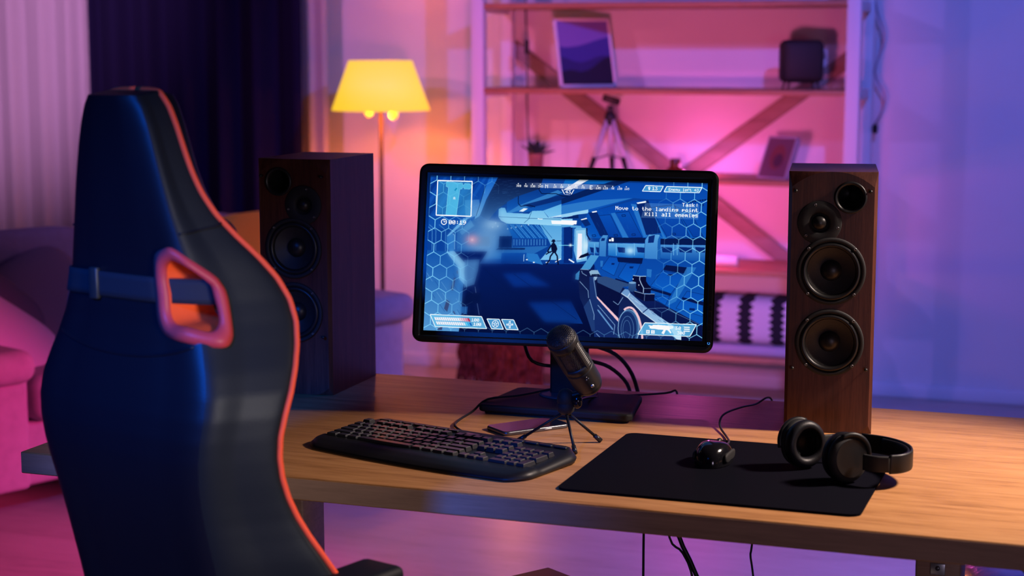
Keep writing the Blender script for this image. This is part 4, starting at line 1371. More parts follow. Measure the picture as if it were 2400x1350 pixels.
# cables behind the monitor
tag(obj('monitor_cable', MB().tube([(-1.03, 3.150, .90), (-.985, 3.22, .865), (-.955, 3.29, .835), (-.935, 3.345, .785), (-.922, 3.366, .72), (-.90, 3.31, .698), (-.77, 3.0, .700), (-.755, 2.912, .690), (-.722, 2.908, .58), (-.690, 2.908, .513), (-.61, 2.93, .3), (-.55, 2.96, .012)], .0042, 10), M_cable),
    'thick black monitor cable arching to the back edge of the desk, upper of two', 'cable', 'monitor cables')
tag(obj('monitor_cable', MB().tube([(-1.03, 3.150, .86), (-.99, 3.21, .835), (-.965, 3.28, .81), (-.946, 3.345, .765), (-.944, 3.364, .72), (-.95, 3.30, .700), (-1.0, 3.12, .702), (-1.05, 3.0, .704)], .0040, 10), M_cable),
    'thick black monitor cable arching to the back edge of the desk, lower of two', 'cable', 'monitor cables')
tag(obj('cable_loop', MB().tube([(-.96, 3.135, .90), (-1.0, 3.18, .845), (-1.05, 3.205, .82), (-1.10, 3.19, .83), (-1.105, 3.150, .88)], .0036, 10), M_cable),
    'black cable loop slung behind the monitor stand', 'cable')

# ------------------------------------------------------------------ keyboard
t = thing('keyboard', 'black wide keyboard with raised palm rest in front of the monitor', 'keyboard', (-1.099, 2.699, DZ), -.26)
KW, KD = .474, .205
def kb_xy(u, v):
    y = -KD / 2 + KD * v
    e = abs(2 * v - 1)
    hw = KW / 2 - .030 * max(0, (e - .55) / .45) ** 2.2 + (.0 if v > .5 else 0)
    x = (2 * u - 1) * hw
    y -= .012 * (1 - (2 * u - 1) ** 2) * (1 - v) ** 2
    return x, y
def kb_h(u, v):
    h = np.interp(v, [0, .06, .16, .28, .32, .9, .97, 1], [.004, .010, .015, .0165, .0135, .0195, .0215, .0195])
    e = min(u, 1 - u)
    return h * (1 - .55 * max(0, 1 - e / .03) ** 2)
mb = MB()
nu, nv = 48, 36
mb.grid(lambda u, v: (*kb_xy(u, v), kb_h(u, v)), nu, nv)
bnd = [(i / nu, 0) for i in range(nu)] + [(1, j / nv) for j in range(nv)] + [(1 - i / nu, 1) for i in range(nu)] + [(0, 1 - j / nv) for j in range(nv)]
vs_ = [(*kb_xy(u, v), kb_h(u, v)) for u, v in bnd] + [(kb_xy(u, v)[0] * .985, kb_xy(u, v)[1] * .985, .001) for u, v in bnd]
nb = len(bnd)
mb.add(vs_, [[i, (i + 1) % nb, nb + (i + 1) % nb, nb + i] for i in range(nb)] + [[nb + i for i in range(nb)]], True)
obj('body', mb, M_blk, t)
key_cache = {}
def key(x, y, wu, hu=1.0):
    k = (wu, hu)
    z = float(np.interp((y + KD / 2) / KD, [.3, .9], [.0133, .0195]))
    if k not in key_cache:
        w, h = .0190 * wu - .0018, .0190 * hu - .0018
        b_ = (w / 2, h / 2)
        tp = (w / 2 - .0022, h / 2 - .0022)
        vs_ = [(sx * b_[0], sy * b_[1], 0) for sx, sy in ((-1, -1), (1, -1), (1, 1), (-1, 1))]
        vs_ += [(sx * (tp[0] + .0006), sy * (tp[1] + .0006), .0062) for sx, sy in ((-1, -1), (1, -1), (1, 1), (-1, 1))]
        vs_ += [(sx * tp[0], sy * tp[1], .0072) for sx, sy in ((-1, -1), (1, -1), (1, 1), (-1, 1))]
        fs = [[0 + i, (i + 1) % 4, 4 + (i + 1) % 4, 4 + i] for i in range(4)] + [[4 + i, 4 + (i + 1) % 4, 8 + (i + 1) % 4, 8 + i] for i in range(4)] + [[8, 9, 10, 11]]
        key_cache[k] = obj('key', MB().add(vs_, fs), M_key, t, loc=(x, y, z))
    else:
        dup('key', key_cache[k], t, (x, y, z))
P = .0190
xL = -.218
rows = [(.0315, [1] * 13 + [2]), (.0125, [1.5] + [1] * 12 + [1.5]), (-.0065, [1.75] + [1] * 11 + [2.25]), (-.0255, [2.25] + [1] * 10 + [2.75]), (-.0445, [1.25, 1.25, 1.25, 6.25, 1.25, 1.25, 1.25, 1.25])]
for y, ws in rows:
    x = xL
    for w in ws:
        key(x + w * P / 2, y, w)
        x += w * P
x = xL
for grp in ([1], [1] * 4, [1] * 4, [1] * 4):
    for w in grp:
        key(x + P / 2, .0575, 1)
        x += P
    x += .0127
xn = xL + 15 * P + .006
for c in range(3):
    key(xn + P * (c + .5), .0575, 1)
    key(xn + P * (c + .5), .0315, 1)
    key(xn + P * (c + .5), .0125, 1)
    key(xn + P * (c + .5), -.0445, 1)
key(xn + P * 1.5, -.0255, 1)
xp = xn + 3 * P + .006
for c in range(3):
    for y in (.0315, .0125, -.0065, -.0255):
        key(xp + P * (c + .5), y, 1)
key(xp + P, -.0445, 2)
key(xp + P * 2.5, -.0445, 1)
key(xp + P * 3.5, .0315, 1)
key(xp + P * 3.5, .003, 1, 2)
key(xp + P * 3.5, -.035, 1, 2)
for k in range(7):
    obj('media_button', MB().box((-.19 + .026 * k, .083, .0215), (.022, .007, .003), .001), M_key, t)
for k in range(4):
    obj('media_button', MB().box((.105 + .03 * k, .083, .0215), (.026, .007, .003), .001), M_key, t)
obj('badge', MB().box((.012, .079, .0213), (.030, .009, .0016), .0006), M_metal, t)
tag(obj('keyboard_cable', MB().tube([(-1.062, 2.80, .760), (-1.11, 2.85, .7535), (-1.152, 2.90, .7535), (-1.164, 2.955, .7535), (-1.163, 3.02, .756), (-1.150, 3.07, .7715), (-1.105, 3.125, .7715), (-1.06, 3.215, .7715), (-1.05, 3.29, .755), (-1.045, 3.35, .755), (-1.045, 3.362, .70), (-1.0, 3.30, .700), (-.80, 3.0, .704), (-.785, 2.905, .690), (-.786, 2.9, .55), (-.79, 2.92, .3), (-.80, 2.95, .012)], .0023, 8), M_cable),
    'thin black keyboard cable curving from the keyboard to behind the monitor stand', 'cable')

# ------------------------------------------------------------------ phone
t = thing('phone', 'black smartphone lying between the keyboard and the monitor base', 'phone', (-1.0215, 2.9385, DZ), .895)
Mph = Matrix.Identity(4)
mb = MB()
prof = [(0.0010, .0), (0.0, .0022), (0.0, .0058), (0.0010, .0078)]
rr = [[(x, y, z) for x, y in rrect(.142 - 2 * i, .0715 - 2 * i, .010, 6)] for i, z in prof]
n = len(rr[0])
for k in range(3):
    mb.add(rr[k] + rr[k + 1], [[i, (i + 1) % n, n + (i + 1) % n, n + i] for i in range(n)], True)
mb.add(rr[0], [list(range(n))])
mb.add(rr[3], [list(range(n))])
obj('body', mb, M_metal, t)
obj('glass_front', MB().prism(rrect(.1385, .068, .009, 6), .0079, .0084), M_blkgloss, t)
obj('side_button', MB().box((.022, -.0360, .004), (.016, .0016, .0022), .0006), M_silver, t)

# ------------------------------------------------------------------ microphone on a mini tripod
t = thing('microphone', 'black studio microphone leaning over a small black desk tripod', 'microphone', (-.914, 2.835, DZ))
def ml(x, y, z):
    return Vector((x + .914, y - 2.835, z - DZ))
root = ml(-.914, 2.835, .812)
for f_ in ((-1.0016, 2.8299), (-.8757, 2.7704), (-.8612, 2.8766)):
    ft = ml(f_[0], f_[1], DZ + .003)
    d = (ft - root).normalized()
    lg = obj('tripod_leg', MB().tube([root + d * .006, ft - d * .012], .0026, 10, sub=1), M_blk, t)
    obj('rubber_foot', MB().tube([ft - d * .016, ft], (.0040, .0046), 12, sub=1), M_rubber, lg)
obj('tripod_hub', MB().lathe([(0, -.016), (.008, -.016), (.0145, -.010), (.0165, 0), (.0150, .004), (.0150, .0055), (.0160, .007), (.0150, .018), (.0115, .026), (.006, .030), (0, .031)], 28, M=T(*ml(-.914, 2.835, .822))), M_blkmatte, t)
obj('knob', MB().squad(ml(-.890, 2.826, .833), (.0095, .0085, .0130), 1, 1, 24, 14), M_blkgloss, t)
obj('swivel_arm', MB().tube([ml(-.914, 2.835, .838), ml(-.888, 2.838, .845), ml(-.872, 2.838, .862)], .0065, 12), M_blk, t)
mB, mT_ = ml(-.869, 2.838, .858), ml(-.898, 2.736, .970)
ax = (mT_ - mB).normalized()
LM = (mT_ - mB).length
rollref = Vector((.337, -.941, 0.1))
xa = (rollref - ax * rollref.dot(ax)).normalized()
ya = ax.cross(xa)
MM = Matrix(((xa.x, ya.x, ax.x, mB.x), (xa.y, ya.y, ax.y, mB.y), (xa.z, ya.z, ax.z, mB.z), (0, 0, 0, 1)))
obj('body', MB().lathe([(0, .004), (.020, .004), (.0235, .008), (.0250, .014), (.0255, .016), (.0262, .018), (.0266, .056), (.0268, .0585), (.0258, .0595), (.0258, .0612), (.0270, .0622), (.0272, .070), (.0262, .0735), (0, .0735)], 48, M=MM), M_mic, t)
obj('base_ring', MB().lathe([(0, 0), (.017, 0), (.0225, .003), (.0245, .008), (.0245, .013)], 40, M=MM), M_rubber, t)
M_grille, nt, b = newmat('perforated_grille')
b.inputs['Base Color'].default_value = (.020, .020, .022, 1)
b.inputs['Roughness'].default_value = .4
tc = nt.nodes.new('ShaderNodeTexCoord')
vo = nt.nodes.new('ShaderNodeTexVoronoi')
vo.inputs['Scale'].default_value = 380
vo.inputs['Randomness'].default_value = .15
nt.links.new(tc.outputs['Object'], vo.inputs['Vector'])
bpn = nt.nodes.new('ShaderNodeBump')
bpn.inputs['Strength'].default_value = .8
bpn.inputs['Distance'].default_value = .0015
rp = nt.nodes.new('ShaderNodeValToRGB')
rp.color_ramp.elements[0].position, rp.color_ramp.elements[0].color = .25, (.001, .001, .001, 1)
rp.color_ramp.elements[1].position, rp.color_ramp.elements[1].color = .55, (.045, .045, .048, 1)
nt.links.new(vo.outputs['Distance'], rp.inputs[0])
nt.links.new(rp.outputs[0], b.inputs['Base Color'])
nt.links.new(vo.outputs['Distance'], bpn.inputs['Height'])
nt.links.new(bpn.outputs[0], b.inputs['Normal'])
obj('grille', MB().lathe([(.0242, .070), (.0242, .128)], 48, M=MM), M_grille, t)
# pillars framing the grille windows, ribbed on their outer face
for k in range(3):
    a0 = 2 * PI * k / 3 + .80
    mb = MB()
    wid = .80
    def pf(u, v, a0=a0):
        a = a0 + (u - .5) * wid
        r = .0272 + (.0006 * math.sin(v * 90) if .3 < u < .7 else 0)
        if u < .02 or u > .98:
            r = .0236
        return (r * math.cos(a), r * math.sin(a), .066 + .062 * v)
    mb.grid(pf, 14, 90, M=MM)
    obj('grille_pillar', mb, M_mic, t)
obj('top_rim', MB().lathe([(.0240, .122), (.0268, .1235), (.0272, .126), (.0272, .1355), (.0266, .1372), (.0250, .1380)], 48, M=MM), M_mic, t)
obj('top_grille', MB().lathe([(.0252, .1376), (.0256, .139), (.0250, .1430), (.0236, .1462), (.0205, .1490), (.0150, .1508), (.0080, .1516), (0, .1518)], 40, M=MM), M_grille, t)
mb = MB()
for k in range(-9, 10):
    y = k * .0025
    hw = math.sqrt(max(0, .0240 ** 2 - y * y))
    pts = []
    for q in range(9):
        x = hw * (-1 + q / 4)
        r = math.hypot(x, y)
        z = float(np.interp(r, [0, .008, .015, .0205, .0236, .0250], [.1518, .1516, .1508, .1490, .1462, .1430]))
        pts.append((x, y, z))
    mb.tube(pts, .00055, 5, sub=1, M=MM)
obj('grille_ribs', mb, M_blkmatte, t)
def on_body(a, z, r=.0266):
    return MM @ T(r * math.cos(a), r * math.sin(a), z) @ Matrix.Rotation(a, 4, 'Z') @ Matrix.Rotation(PI / 2, 4, 'Y')
obj('mute_button', MB().lathe([(0, .0016), (.0030, .0014), (.0034, -.001)], 16, M=on_body(.15, .026)), M_silver, t)
for dz, da in ((.052, .10), (.047, .16), (.0465, .02)):
    obj('indicator', MB().lathe([(0, .0010), (.0013, .0008), (.0014, -.001)], 12, M=on_body(da, dz)), M_metal, t)
tag(obj('microphone_cable', MB().tube([(-.869, 2.842, .862), (-.874, 2.880, .852), (-.905, 2.95, .832), (-.950, 3.04, .792), (-.965, 3.15, .7725), (-.940, 3.27, .7535), (-.860, 3.33, .7535), (-.842, 3.352, .7535), (-.838, 3.364, .70), (-.80, 3.28, .704), (-.757, 2.99, .704), (-.752, 2.905, .690), (-.738, 2.9, .58), (-.713, 2.9, .553), (-.690, 2.893, .50), (-.66, 2.91, .3), (-.64, 2.94, .012)], .0022, 8), M_cable),
    'thin black cable running back from the microphone over the monitor base', 'cable')

# ------------------------------------------------------------------ mouse pad, mouse, headphones
tag(obj('mouse_pad', MB().prism(rrect(.482, .425, .018, 6), 0, .004), M_pad, loc=(-.591, 2.742, DZ)),
    'large black cloth mouse pad under the mouse and headphones', 'mouse pad')
PZ = DZ + .004
t = thing('computer_mouse', 'glossy black computer mouse on the mouse pad', 'mouse', (-.632, 2.785, PZ), -.04)
def mo(u, v):
    # u around, v from the skirt up to the crown
    a = 2 * PI * u
    ca, sa = math.cos(a), math.sin(a)
    e = .82
    bx = .031 * math.copysign(abs(ca) ** e, ca)
    by = .052 * math.copysign(abs(sa) ** e, sa)
    bx *= 1 - .10 * math.sin((by / .052 + .15) * PI / 2) ** 2 * (1 if abs(by) < .045 else .7)
    k = math.cos(v * PI / 2) ** .55
    h = .037 * math.sin(v * PI / 2) ** .85
    x, y = bx * k, by * k
    h *= 1 - .32 * max(0, (y + .012) / .052) ** 1.5 - .10 * max(0, (-y - .02) / .05)
    return (x, y, .0015 + h)
obj('shell', MB().grid(mo, 48, 20, closed_u=True), M_blkgloss, t)
obj('bottom', MB().prism([(.029 * math.copysign(abs(math.cos(a)) ** .82, math.cos(a)), .049 * math.copysign(abs(math.sin(a)) ** .82, math.sin(a))) for a in np.linspace(0, 2 * PI, 40)[:-1]], 0, .003), M_blkmatte, t)
obj('scroll_wheel', MB().lathe([(0, -.003), (.008, -.003), (.009, 0), (.008, .003), (0, .003)], 24, M=T(0, .030, .0265) @ Matrix.Rotation(PI / 2, 4, 'Y')), M_rubber, t)
for sx in (-1, 1):
    obj('side_grip', MB().squad((sx * .0275, -.004, .0145), (.0035, .030, .0085), .6, .6, 24, 12), M_blkmatte, t)
tag(obj('mouse_cable', MB().tube([(-.631, 2.832, PZ + .012), (-.631, 2.86, .764), (-.639, 2.93, .757), (-.656, 2.985, .7535), (-.681, 3.045, .756), (-.6886, 3.080, .764), (-.6863, 3.12, .768), (-.6747, 3.21, .762), (-.6653, 3.29, .7525), (-.6529, 3.345, .756), (-.645, 3.358, .744), (-.644, 3.362, .70), (-.63, 3.28, .704), (-.58, 2.98, .704), (-.578, 2.905, .690), (-.588, 2.9, .58), (-.590, 2.9, .56), (-.584, 2.9, .52), (-.56, 2.92, .3), (-.5, 2.95, .012)], .0020, 8), M_cable),
    'thin black mouse cable bending back to the rear edge of the desk', 'cable')

t = thing('headphones', 'black over ear headphones lying at the right side of the mouse pad', 'headphones', (-.43, 2.77, PZ))
def hl(x, y, z):
    return Vector((x + .43, y - 2.77, z - PZ))
na = Vector((.69, -.72, .06)).normalized()
def cup_frame(c, nrm):
    zx = nrm
    xx_ = Vector((0, 0, 1)).cross(zx).normalized()
    yy_ = zx.cross(xx_)
    return Matrix(((xx_.x, yy_.x, zx.x, c.x), (xx_.y, yy_.y, zx.y, c.y), (xx_.z, yy_.z, zx.z, c.z), (0, 0, 0, 1)))
R_ = .0405
cz = PZ + R_ + .0008
c1, c2 = hl(-.400, 2.722, cz), hl(-.487, 2.800, cz)
for c, nr, oval in ((c1, na, .93), (c2, -na, .93)):
    F = cup_frame(c, nr) @ Matrix.Diagonal((oval * .91, .91, .91, 1))
    cu = obj('ear_cup', MB().lathe([(.036, -.004), (.0425, -.002), (.0440, .003), (.0436, .008), (.0405, .0125), (.0355, .0150)], 48, M=F), M_blkmatte, t)
    obj('cap', MB().lathe([(.0355, .0150), (.0345, .0160), (.0335, .0158), (.020, .0166), (0, .0170)], 48, M=F), M_blk, cu)
    obj('ear_cushion', MB().lathe([(.0445 - .002, -.004), (.0445, -.010), (.0435, -.018), (.038, -.0235), (.031, -.0235), (.026, -.019), (.0245, -.010), (.0245, -.005), (0, -.005)], 48, M=F), M_leather, cu)
    # yoke: curved arm over the upper outer edge of the cup
    pts = []
    for k in range(9):
        a = 2.0 - 2.15 * k / 8
        pts.append(F @ Vector((.0425 * math.cos(a), .0425 * math.sin(a), .0105 + .004 * math.sin(PI * k / 8))))
    obj('yoke', MB().tube(pts, .0045, 10, sub=2), M_blk, t)
bz = cz - .004
bpts = [hl(x, y, bz) for x, y in ((-.372, 2.716), (-.352, 2.709), (-.330, 2.712), (-.312, 2.727), (-.302, 2.755), (-.307, 2.790), (-.326, 2.822), (-.356, 2.845), (-.395, 2.856), (-.432, 2.850), (-.458, 2.832))]
def ribbon(pts, h, th, sub=6):
    P_ = [Vector(p) for p in pts]
    out = []
    for i in range(len(P_) - 1):
        p0 = P_[i - 1] if i else 2 * P_[0] - P_[1]
        p3 = P_[i + 2] if i + 2 < len(P_) else 2 * P_[-1] - P_[-2]
        for k in range(sub):
            q = k / sub
            p1, p2 = P_[i], P_[i + 1]
            out.append(.5 * ((2 * p1) + (-p0 + p2) * q + (2 * p0 - 5 * p1 + 4 * p2 - p3) * q * q + (-p0 + 3 * p1 - 3 * p2 + p3) * q ** 3))
    out.append(P_[-1])
    mb = MB()
    vs_ = []
    m = len(out)
    prof = [(-.5, -.40), (-.3, -.5), (.3, -.5), (.5, -.40), (.5, .40), (.3, .5), (-.3, .5), (-.5, .40)]
    for i, p in enumerate(out):
        d = (out[min(i + 1, m - 1)] - out[max(i - 1, 0)]).normalized()
        sd = Vector((d.y, -d.x, 0)).normalized()
        for a, c in prof:
            vs_.append(p + sd * a * th + Vector((0, 0, 1)) * c * h)
    n = len(prof)
    fs = [[i * n + k, i * n + (k + 1) % n, (i + 1) * n + (k + 1) % n, (i + 1) * n + k] for i in range(m - 1) for k in range(n)]
    fs += [list(range(n))[::-1], [(m - 1) * n + k for k in range(n)]]
    return mb.add(vs_, fs, True)
obj('headband', ribbon(bpts[2:9], .031, .005), M_blk, t)
obj('inner_padding', ribbon([p + (Vector((0, 0, 0)) + (hl(-.385, 2.785, bz) - p).normalized() * .005) for p in bpts[3:8]], .026, .006), M_leather, t)
obj('slider_arm', ribbon(bpts[:3], .026, .0055), M_blkmatte, t)
obj('slider_arm', ribbon(bpts[8:], .026, .0055), M_blkmatte, t)

# ------------------------------------------------------------------ under the desk
# computer case: its top rear corner shows at the bottom edge of the picture
ang = math.atan2(-.838, -.545)
t = thing('computer_case', 'dark navy computer case under the desk with one top corner showing', 'computer', (-1.0202, 3.0576, 0), ang)
M_case = pmat('navy_painted_steel', (.006, .008, .022), .6)
obj('housing', MB().box((.21, .10, .232), (.42, .20, .436), .004), M_case, t)
obj('front_panel', MB().box((.425, .10, .232), (.012, .196, .43), .004), M_blk, t)
for sx in (.04, .38):
    for sy in (.03, .17):
        obj('case_foot', MB().lathe([(0, 0), (.014, 0), (.016, .0145), (0, .0145)], 14, M=T(sx, sy, 0)), M_rubber, t)
# wrapped bundle beyond the right leg
M_film = pmat('crinkled_clear_film', (.30, .26, .36), .16, spec=.7, bump=.9, bscale=14, stretch=(1, 6, 6))
t = thing('wrapped_bundle', 'glossy film wrapped bundle on the floor beyond the right desk leg', 'bundle', (-.07, 3.92, 0), .35)
obj('wrapping', MB().squad((0, 0, .155), (.24, .16, .155), .45, .5, 48, 24), M_film, t)
for sx in (-.12, .14):
    obj('tape_band', MB().tube([(sx, .1625 * math.copysign(abs(math.cos(a)) ** .45, math.cos(a)), .155 + .1575 * math.copysign(abs(math.sin(a)) ** .45, math.sin(a))) for a in np.linspace(0, 2 * PI, 41)[:-1]], .0035, 6, closed=True, sub=1), M_white, t)

# ------------------------------------------------------------------ gaming chair, seen from behind
PHI = .30
t = thing('gaming_chair', 'black racing style gaming chair with red piping seen from behind in the left foreground', 'chair', (-1.27, 2.05, 0), -PHI)
CH = np.array([(1.388, .052, -.058, .040, .93), (1.374, .062, -.058, .043, .93), (1.35, .073, -.057, .044, .93), (1.32, .082, -.056, .045, .92), (1.29, .090, -.054, .048, .92), (1.26, .100, -.051, .050, .92), (1.23, .110, -.049, .056, .88), (1.20, .126, -.044, .078, .85), (1.17, .145, -.039, .106, .79), (1.14, .160, -.035, .126, .75), (1.11, .172, -.035, .140, .74), (1.08, .186, -.037, .138, .74), (1.05, .196, -.043, .132, .76), (1.02, .208, -.050, .118, .78), (.99, .218, -.058, .106, .79), (.96, .216, -.066, .101, .80), (.93, .211, -.070, .101, .78), (.90, .209, -.067, .098, .76), (.87, .208, -.062, .097, .74), (.84, .208, -.055, .103, .72), (.81, .211, -.047, .111, .71), (.78, .218, -.039, .119, .68), (.75, .230, -.031, .126, .65), (.72, .238, -.022, .136, .62), (.69, .240, -.019, .156, .60), (.66, .240, -.016, .164, .58), (.63, .243, -.013, .158, .57), (.56, .235, 0, .13, .55), (.50, .2, .01, .09, .55)])[::-1]
# smooth the table a little along the height
for k in (1, 2, 3, 4, 3, 4, 3, 4, 2):
    c = CH[:, k].copy()
    CH[1:-1, k] = .25 * c[:-2] + .5 * c[1:-1] + .25 * c[2:]

def chp(z):
    return [float(np.interp(z, CH[:, 0], CH[:, k])) for k in (1, 2, 3, 4)]

def crv(P, u):
    n = len(P) - 1
    Q = [(-P[1][0], P[1][1])] + list(P) + [(2 * P[-1][0] - P[-2][0], 2 * P[-1][1] - P[-2][1])]
    q = min(max(u * n, 0), n - 1e-9)
    i = int(q)
    q -= i
    return [.5 * (2 * Q[i + 1][j] + (-Q[i][j] + Q[i + 2][j]) * q + (2 * Q[i][j] - 5 * Q[i + 1][j] + 4 * Q[i + 2][j] - Q[i + 3][j]) * q * q
            + (-Q[i][j] + 3 * Q[i + 1][j] - 3 * Q[i + 2][j] + Q[i + 3][j]) * q ** 3) for j in (0, 1)]

def rear(u, z):
    W, o, D, s = chp(z)
    p = crv([(0, -.012), (.55 * s * W, -.010), (s * W, 0), ((.45 * s + .55) * W, .45 * D), (W, .85 * D), (W, D)], u)
    return p[0], p[1] + o

def front(u, z):
    W, o, D, s = chp(z)
    p = crv([(0, .075), (.45 * s * W, .07), (.85 * s * W, .06 + .15 * D), ((.3 * s + .62) * W, .045 + .55 * D), (.96 * W, D + .012), (W, D)], u)
    return p[0], p[1] + o

# rim outline of the belt opening: (u on the rear surface, height)
HO = [(.300, 1.186), (.230, 1.176), (.200, 1.150), (.190, 1.122), (.190, 1.086), (.230, 1.068), (.330, 1.062), (.480, 1.055), (.530, 1.064), (.540, 1.088), (.550, 1.122), (.540, 1.138), (.520, 1.150), (.420, 1.174), (.350, 1.186)]
HM = [(.310, 1.178), (.250, 1.168), (.222, 1.146), (.218, 1.122), (.218, 1.092), (.250, 1.076), (.340, 1.072), (.460, 1.065), (.510, 1.074), (.520, 1.094), (.528, 1.122), (.520, 1.136), (.500, 1.146), (.410, 1.166), (.360, 1.178)]
HI = [(.320, 1.170), (.270, 1.160), (.250, 1.142), (.250, 1.122), (.245, 1.098), (.270, 1.084), (.350, 1.081), (.450, 1.075), (.490, 1.083), (.500, 1.098), (.500, 1.122), (.500, 1.134), (.480, 1.142), (.410, 1.160), (.360, 1.168)]

def inside(p, poly):
    c = False
    j = len(poly) - 1
    for i in range(len(poly)):
        if (poly[i][1] > p[1]) != (poly[j][1] > p[1]) and p[0] < (poly[j][0] - poly[i][0]) * (p[1] - poly[i][1]) / (poly[j][1] - poly[i][1]) + poly[i][0]:
            c = not c
        j = i
    return c

LS = .26
HRZL = [(rear(u + LS, z)[0], z) for u, z in HM]
HRZ = [(rear(u, z)[0], z) for u, z in HM]
ZB, ZT = .50, 1.388
def zmap(v):
    return ZB + (ZT - ZB) * v
US = .40          # seam between rear panel and side bolsters
NV = 150
back = obj('rear_panel', MB().grid(lambda u, v: ((1 if u >= .5 else -1) * rear(abs(2 * u - 1) * US, zmap(v))[0], rear(abs(2 * u - 1) * US, zmap(v))[1], zmap(v)), 64, NV,
    keep=lambda u, v: not inside((abs(2 * u - 1) * US - (LS if u < .5 else 0), zmap(v)), HM)), M_leather, t)
for sx in (-1, 1):
    obj('side_bolster', MB().grid(lambda u, v: (sx * rear(US + (1 - US) * u, zmap(v))[0], rear(US + (1 - US) * u, zmap(v))[1], zmap(v)), 44, NV,
        keep=lambda u, v: not inside((US + (1 - US) * u - (LS if sx < 0 else 0), zmap(v)), HM)), M_bolster, t)
obj('front_cushion', MB().grid(lambda u, v: ((1 if u >= .5 else -1) * front(abs(2 * u - 1), zmap(v))[0], front(abs(2 * u - 1), zmap(v))[1], zmap(v)), 72, NV,
    keep=lambda u, v: not inside((front(abs(2 * u - 1), zmap(v))[0], zmap(v)), HRZ if u >= .5 else HRZL)), M_leather, t)
# cap over the top edge
mb = MB()
tp = [(sx * rear(u, ZT)[0], rear(u, ZT)[1], ZT) for sx, us in ((1, np.linspace(0, 1, 12)), ) for u in us]
full = [(-x, y, z) for x, y, z in tp[::-1]] + tp[1:]
fr_ = [(sx * front(u, ZT)[0], front(u, ZT)[1], ZT) for sx, us in ((1, np.linspace(0, 1, 12)), ) for u in us]
full2 = [(-x, y, z) for x, y, z in fr_[::-1]] + fr_[1:]
mid = [((a[0] + b_[0]) / 2, (a[1] + b_[1]) / 2, ZT + .006) for a, b_ in zip(full, full2)]
n = len(full)
mb.add(full + mid, [[i, i + 1, n + i + 1, n + i] for i in range(n - 1)], True)
mb.add(mid + full2, [[i, i + 1, n + i + 1, n + i] for i in range(n - 1)], True)
obj('top_cap', mb, M_bolster, t)
# red piping along the outer front edge, one piece per side meeting over the top
for sx in (-1, 1):
    pts = []
    for k in range(60):
        z = zmap(.02 + .98 * k / 59)
        x, y = rear(1, z)
        pts.append((sx * (x + .001), y + .001, z))
    x, y = rear(1, ZT)
    pts += [(sx * x * .85, y + .003, ZT + .0045), (sx * x * .5, y + .004, ZT + .0065), (sx * x * .03, y + .004, ZT + .007)]
    obj('piping', MB().tube(pts, .0042, 10, sub=2), M_red, t)
    # rim and lining of the belt opening
    mb = MB()
    def ringpts(poly, off):
        out = []
        for i, (u, z) in enumerate(poly):
            uq = u + (LS if sx < 0 else 0)
            x, y = rear(uq, z)
            x2, y2 = rear(uq + .02, z)
            nx, ny = (y2 - y), -(x2 - x)
            l = math.hypot(nx, ny)
            out.append((sx * (x + off * nx / l), y + off * ny / l, z))
        return out
    def smooth_loop(P_, sub=4):
        m = len(P_)
        out = []
        for i in range(m):
            p0, p1, p2, p3 = (Vector(P_[(i + d) % m]) for d in (-1, 0, 1, 2))
            for k in range(sub):
                q = k / sub
                out.append(.5 * ((2 * p1) + (-p0 + p2) * q + (2 * p0 - 5 * p1 + 4 * p2 - p3) * q * q + (-p0 + 3 * p1 - 3 * p2 + p3) * q ** 3))
        return out
    loops = [smooth_loop(ringpts(HO, -.003)), smooth_loop(ringpts(HO, .0035)), smooth_loop(ringpts(HM, .0065)), smooth_loop(ringpts(HI, .0045)), smooth_loop(ringpts(HI, -.004))]
    n = len(loops[0])
    for a, b_ in zip(loops[:-1], loops[1:]):
        mb.add(a + b_, [[i, (i + 1) % n, n + (i + 1) % n, n + i] for i in range(n)], True)
    rim = obj('belt_opening_rim', mb, M_redplast, t)
    inner = loops[-1]
    deep = []
    for p in inner:
        r_ = abs(p[0])
        uu = np.linspace(0, 1, 60)
        ff = [front(q, p[2]) for q in uu]
        k = min(range(60), key=lambda i: abs(ff[i][0] - r_))
        deep.append(Vector((p[0], max(ff[k][1], p[1] + .01), p[2])))
    obj('opening_lining', MB().add(list(inner) + deep, [[i, (i + 1) % n, n + (i + 1) % n, n + i] for i in range(n)], True), M_redin, rim)
# strap of the head pillow round the rear panel and into the openings
mb = MB()
def strap_pt(s_, w):
    z = 1.128 + w
    u = abs(s_)
    x, y = rear(u, z)
    x2, y2 = rear(u + .02, z)
    nx, ny = y2 - y, -(x2 - x)
    l = math.hypot(nx, ny)
    return (math.copysign(1, s_) * (x + .0045 * nx / l), y + .0045 * ny / l, z)
def sfn(u, v):
    s_ = -.56 + .86 * u
    p = strap_pt(s_ if abs(s_) > 1e-6 else 1e-6, (v - .5) * .034)
    e = max(0, (.14 - u) / .14, (u - .86) / .14)
    return (p[0] + math.copysign(.030 * e, s_), p[1] + .050 * e ** 1.3, p[2] - .004 * e)
st = obj('strap', MB().grid(sfn, 60, 4), M_strap, t)
sm_ = st.modifiers.new('strap_thickness', 'SOLIDIFY')
sm_.thickness = .003
bx_, by_, bz_ = strap_pt(-.155, 0)
obj('buckle', MB().box((0, 0, 0), (.017, .008, .044), .002, M=T(bx_, by_ - .001, bz_)), M_mic, st)
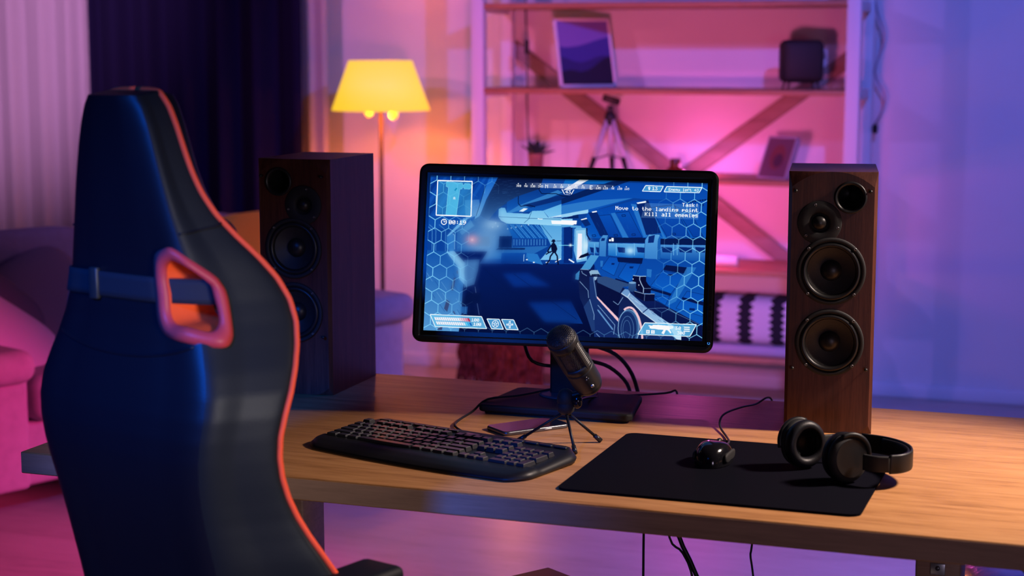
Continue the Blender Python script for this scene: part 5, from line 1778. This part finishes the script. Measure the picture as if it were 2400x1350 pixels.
# stitched seams: across the bolsters below the head part, and under the head part
for sx in (-1, 1):
    pts = []
    for k in range(13):
        u = .42 + .56 * k / 12
        x, y = rear(u, 1.205 + .012 * k / 12)
        pts.append((sx * (x + .0008), y - .0008, 1.205 + .012 * k / 12))
    obj('seam', MB().tube(pts, .0016, 6, sub=2), M_leather, t)
pts = []
for k in range(25):
    q = -1 + 2 * k / 24
    z = 1.035 + .022 * q * q
    x, y = rear(abs(q) * .36, z)
    pts.append((math.copysign(x, q), y - .0006, z))
obj('seam', MB().tube(pts, .0020, 6, sub=2), M_leather, t)
# pillow on the front side, seat, arm rests, base
hp = obj('lumbar_cushion', MB().squad((0, .075, 1.150), (.085, .035, .070), .6, .5, 32, 16), M_leather, t)
obj('seat', MB().box((0, .27, .455), (.42, .46, .11), .04, 4), M_leather, t)
for sx in (-1, 1):
    obj('seat_bolster', MB().box((sx * .205, .28, .485), (.085, .44, .10), .035, 4), M_bolster, t)
    arm = obj('armrest', MB().box((sx * (.255 if sx > 0 else .17), .115, .712), (.078, .170, .026), .012, 4), M_armpad, t)
    obj('armrest_post', MB().tube([(sx * (.262 if sx > 0 else .18), .12, .705), (sx * (.262 if sx > 0 else .18), .16, .42), (sx * .16, .23, .39)], .018, 10, sub=3), M_blk, arm)
obj('seat_plate', MB().box((0, .25, .385), (.30, .26, .03), .005), M_blk, t)
obj('gas_lift', MB().lathe([(0, .08), (.028, .08), (.028, .23), (.019, .235), (.019, .385), (0, .385)], 24, M=T(0, .25, 0)), M_blk, t)
for k in range(5):
    a = .3 + 2 * PI * k / 5
    d = Vector((math.cos(a), math.sin(a), 0))
    c = Vector((0, .25, 0))
    lg = obj('base_leg', MB().tube([c + Vector((0, 0, .115)), c + d * .16 + Vector((0, 0, .10)), c + d * .30 + Vector((0, 0, .075))], (.026, .016), 10), M_blk, t)
    w = c + d * .295
    sd = Vector((-d.y, d.x, 0))
    F = Matrix(((d.x, 0, sd.x, w.x), (d.y, 0, sd.y, w.y), (0, 1, 0, .029), (0, 0, 0, 1)))
    obj('caster', MB().lathe([(0, -.022), (.024, -.022), (.0285, -.016), (.0285, .016), (.024, .022), (0, .022)], 20, M=F), M_rubber, lg)
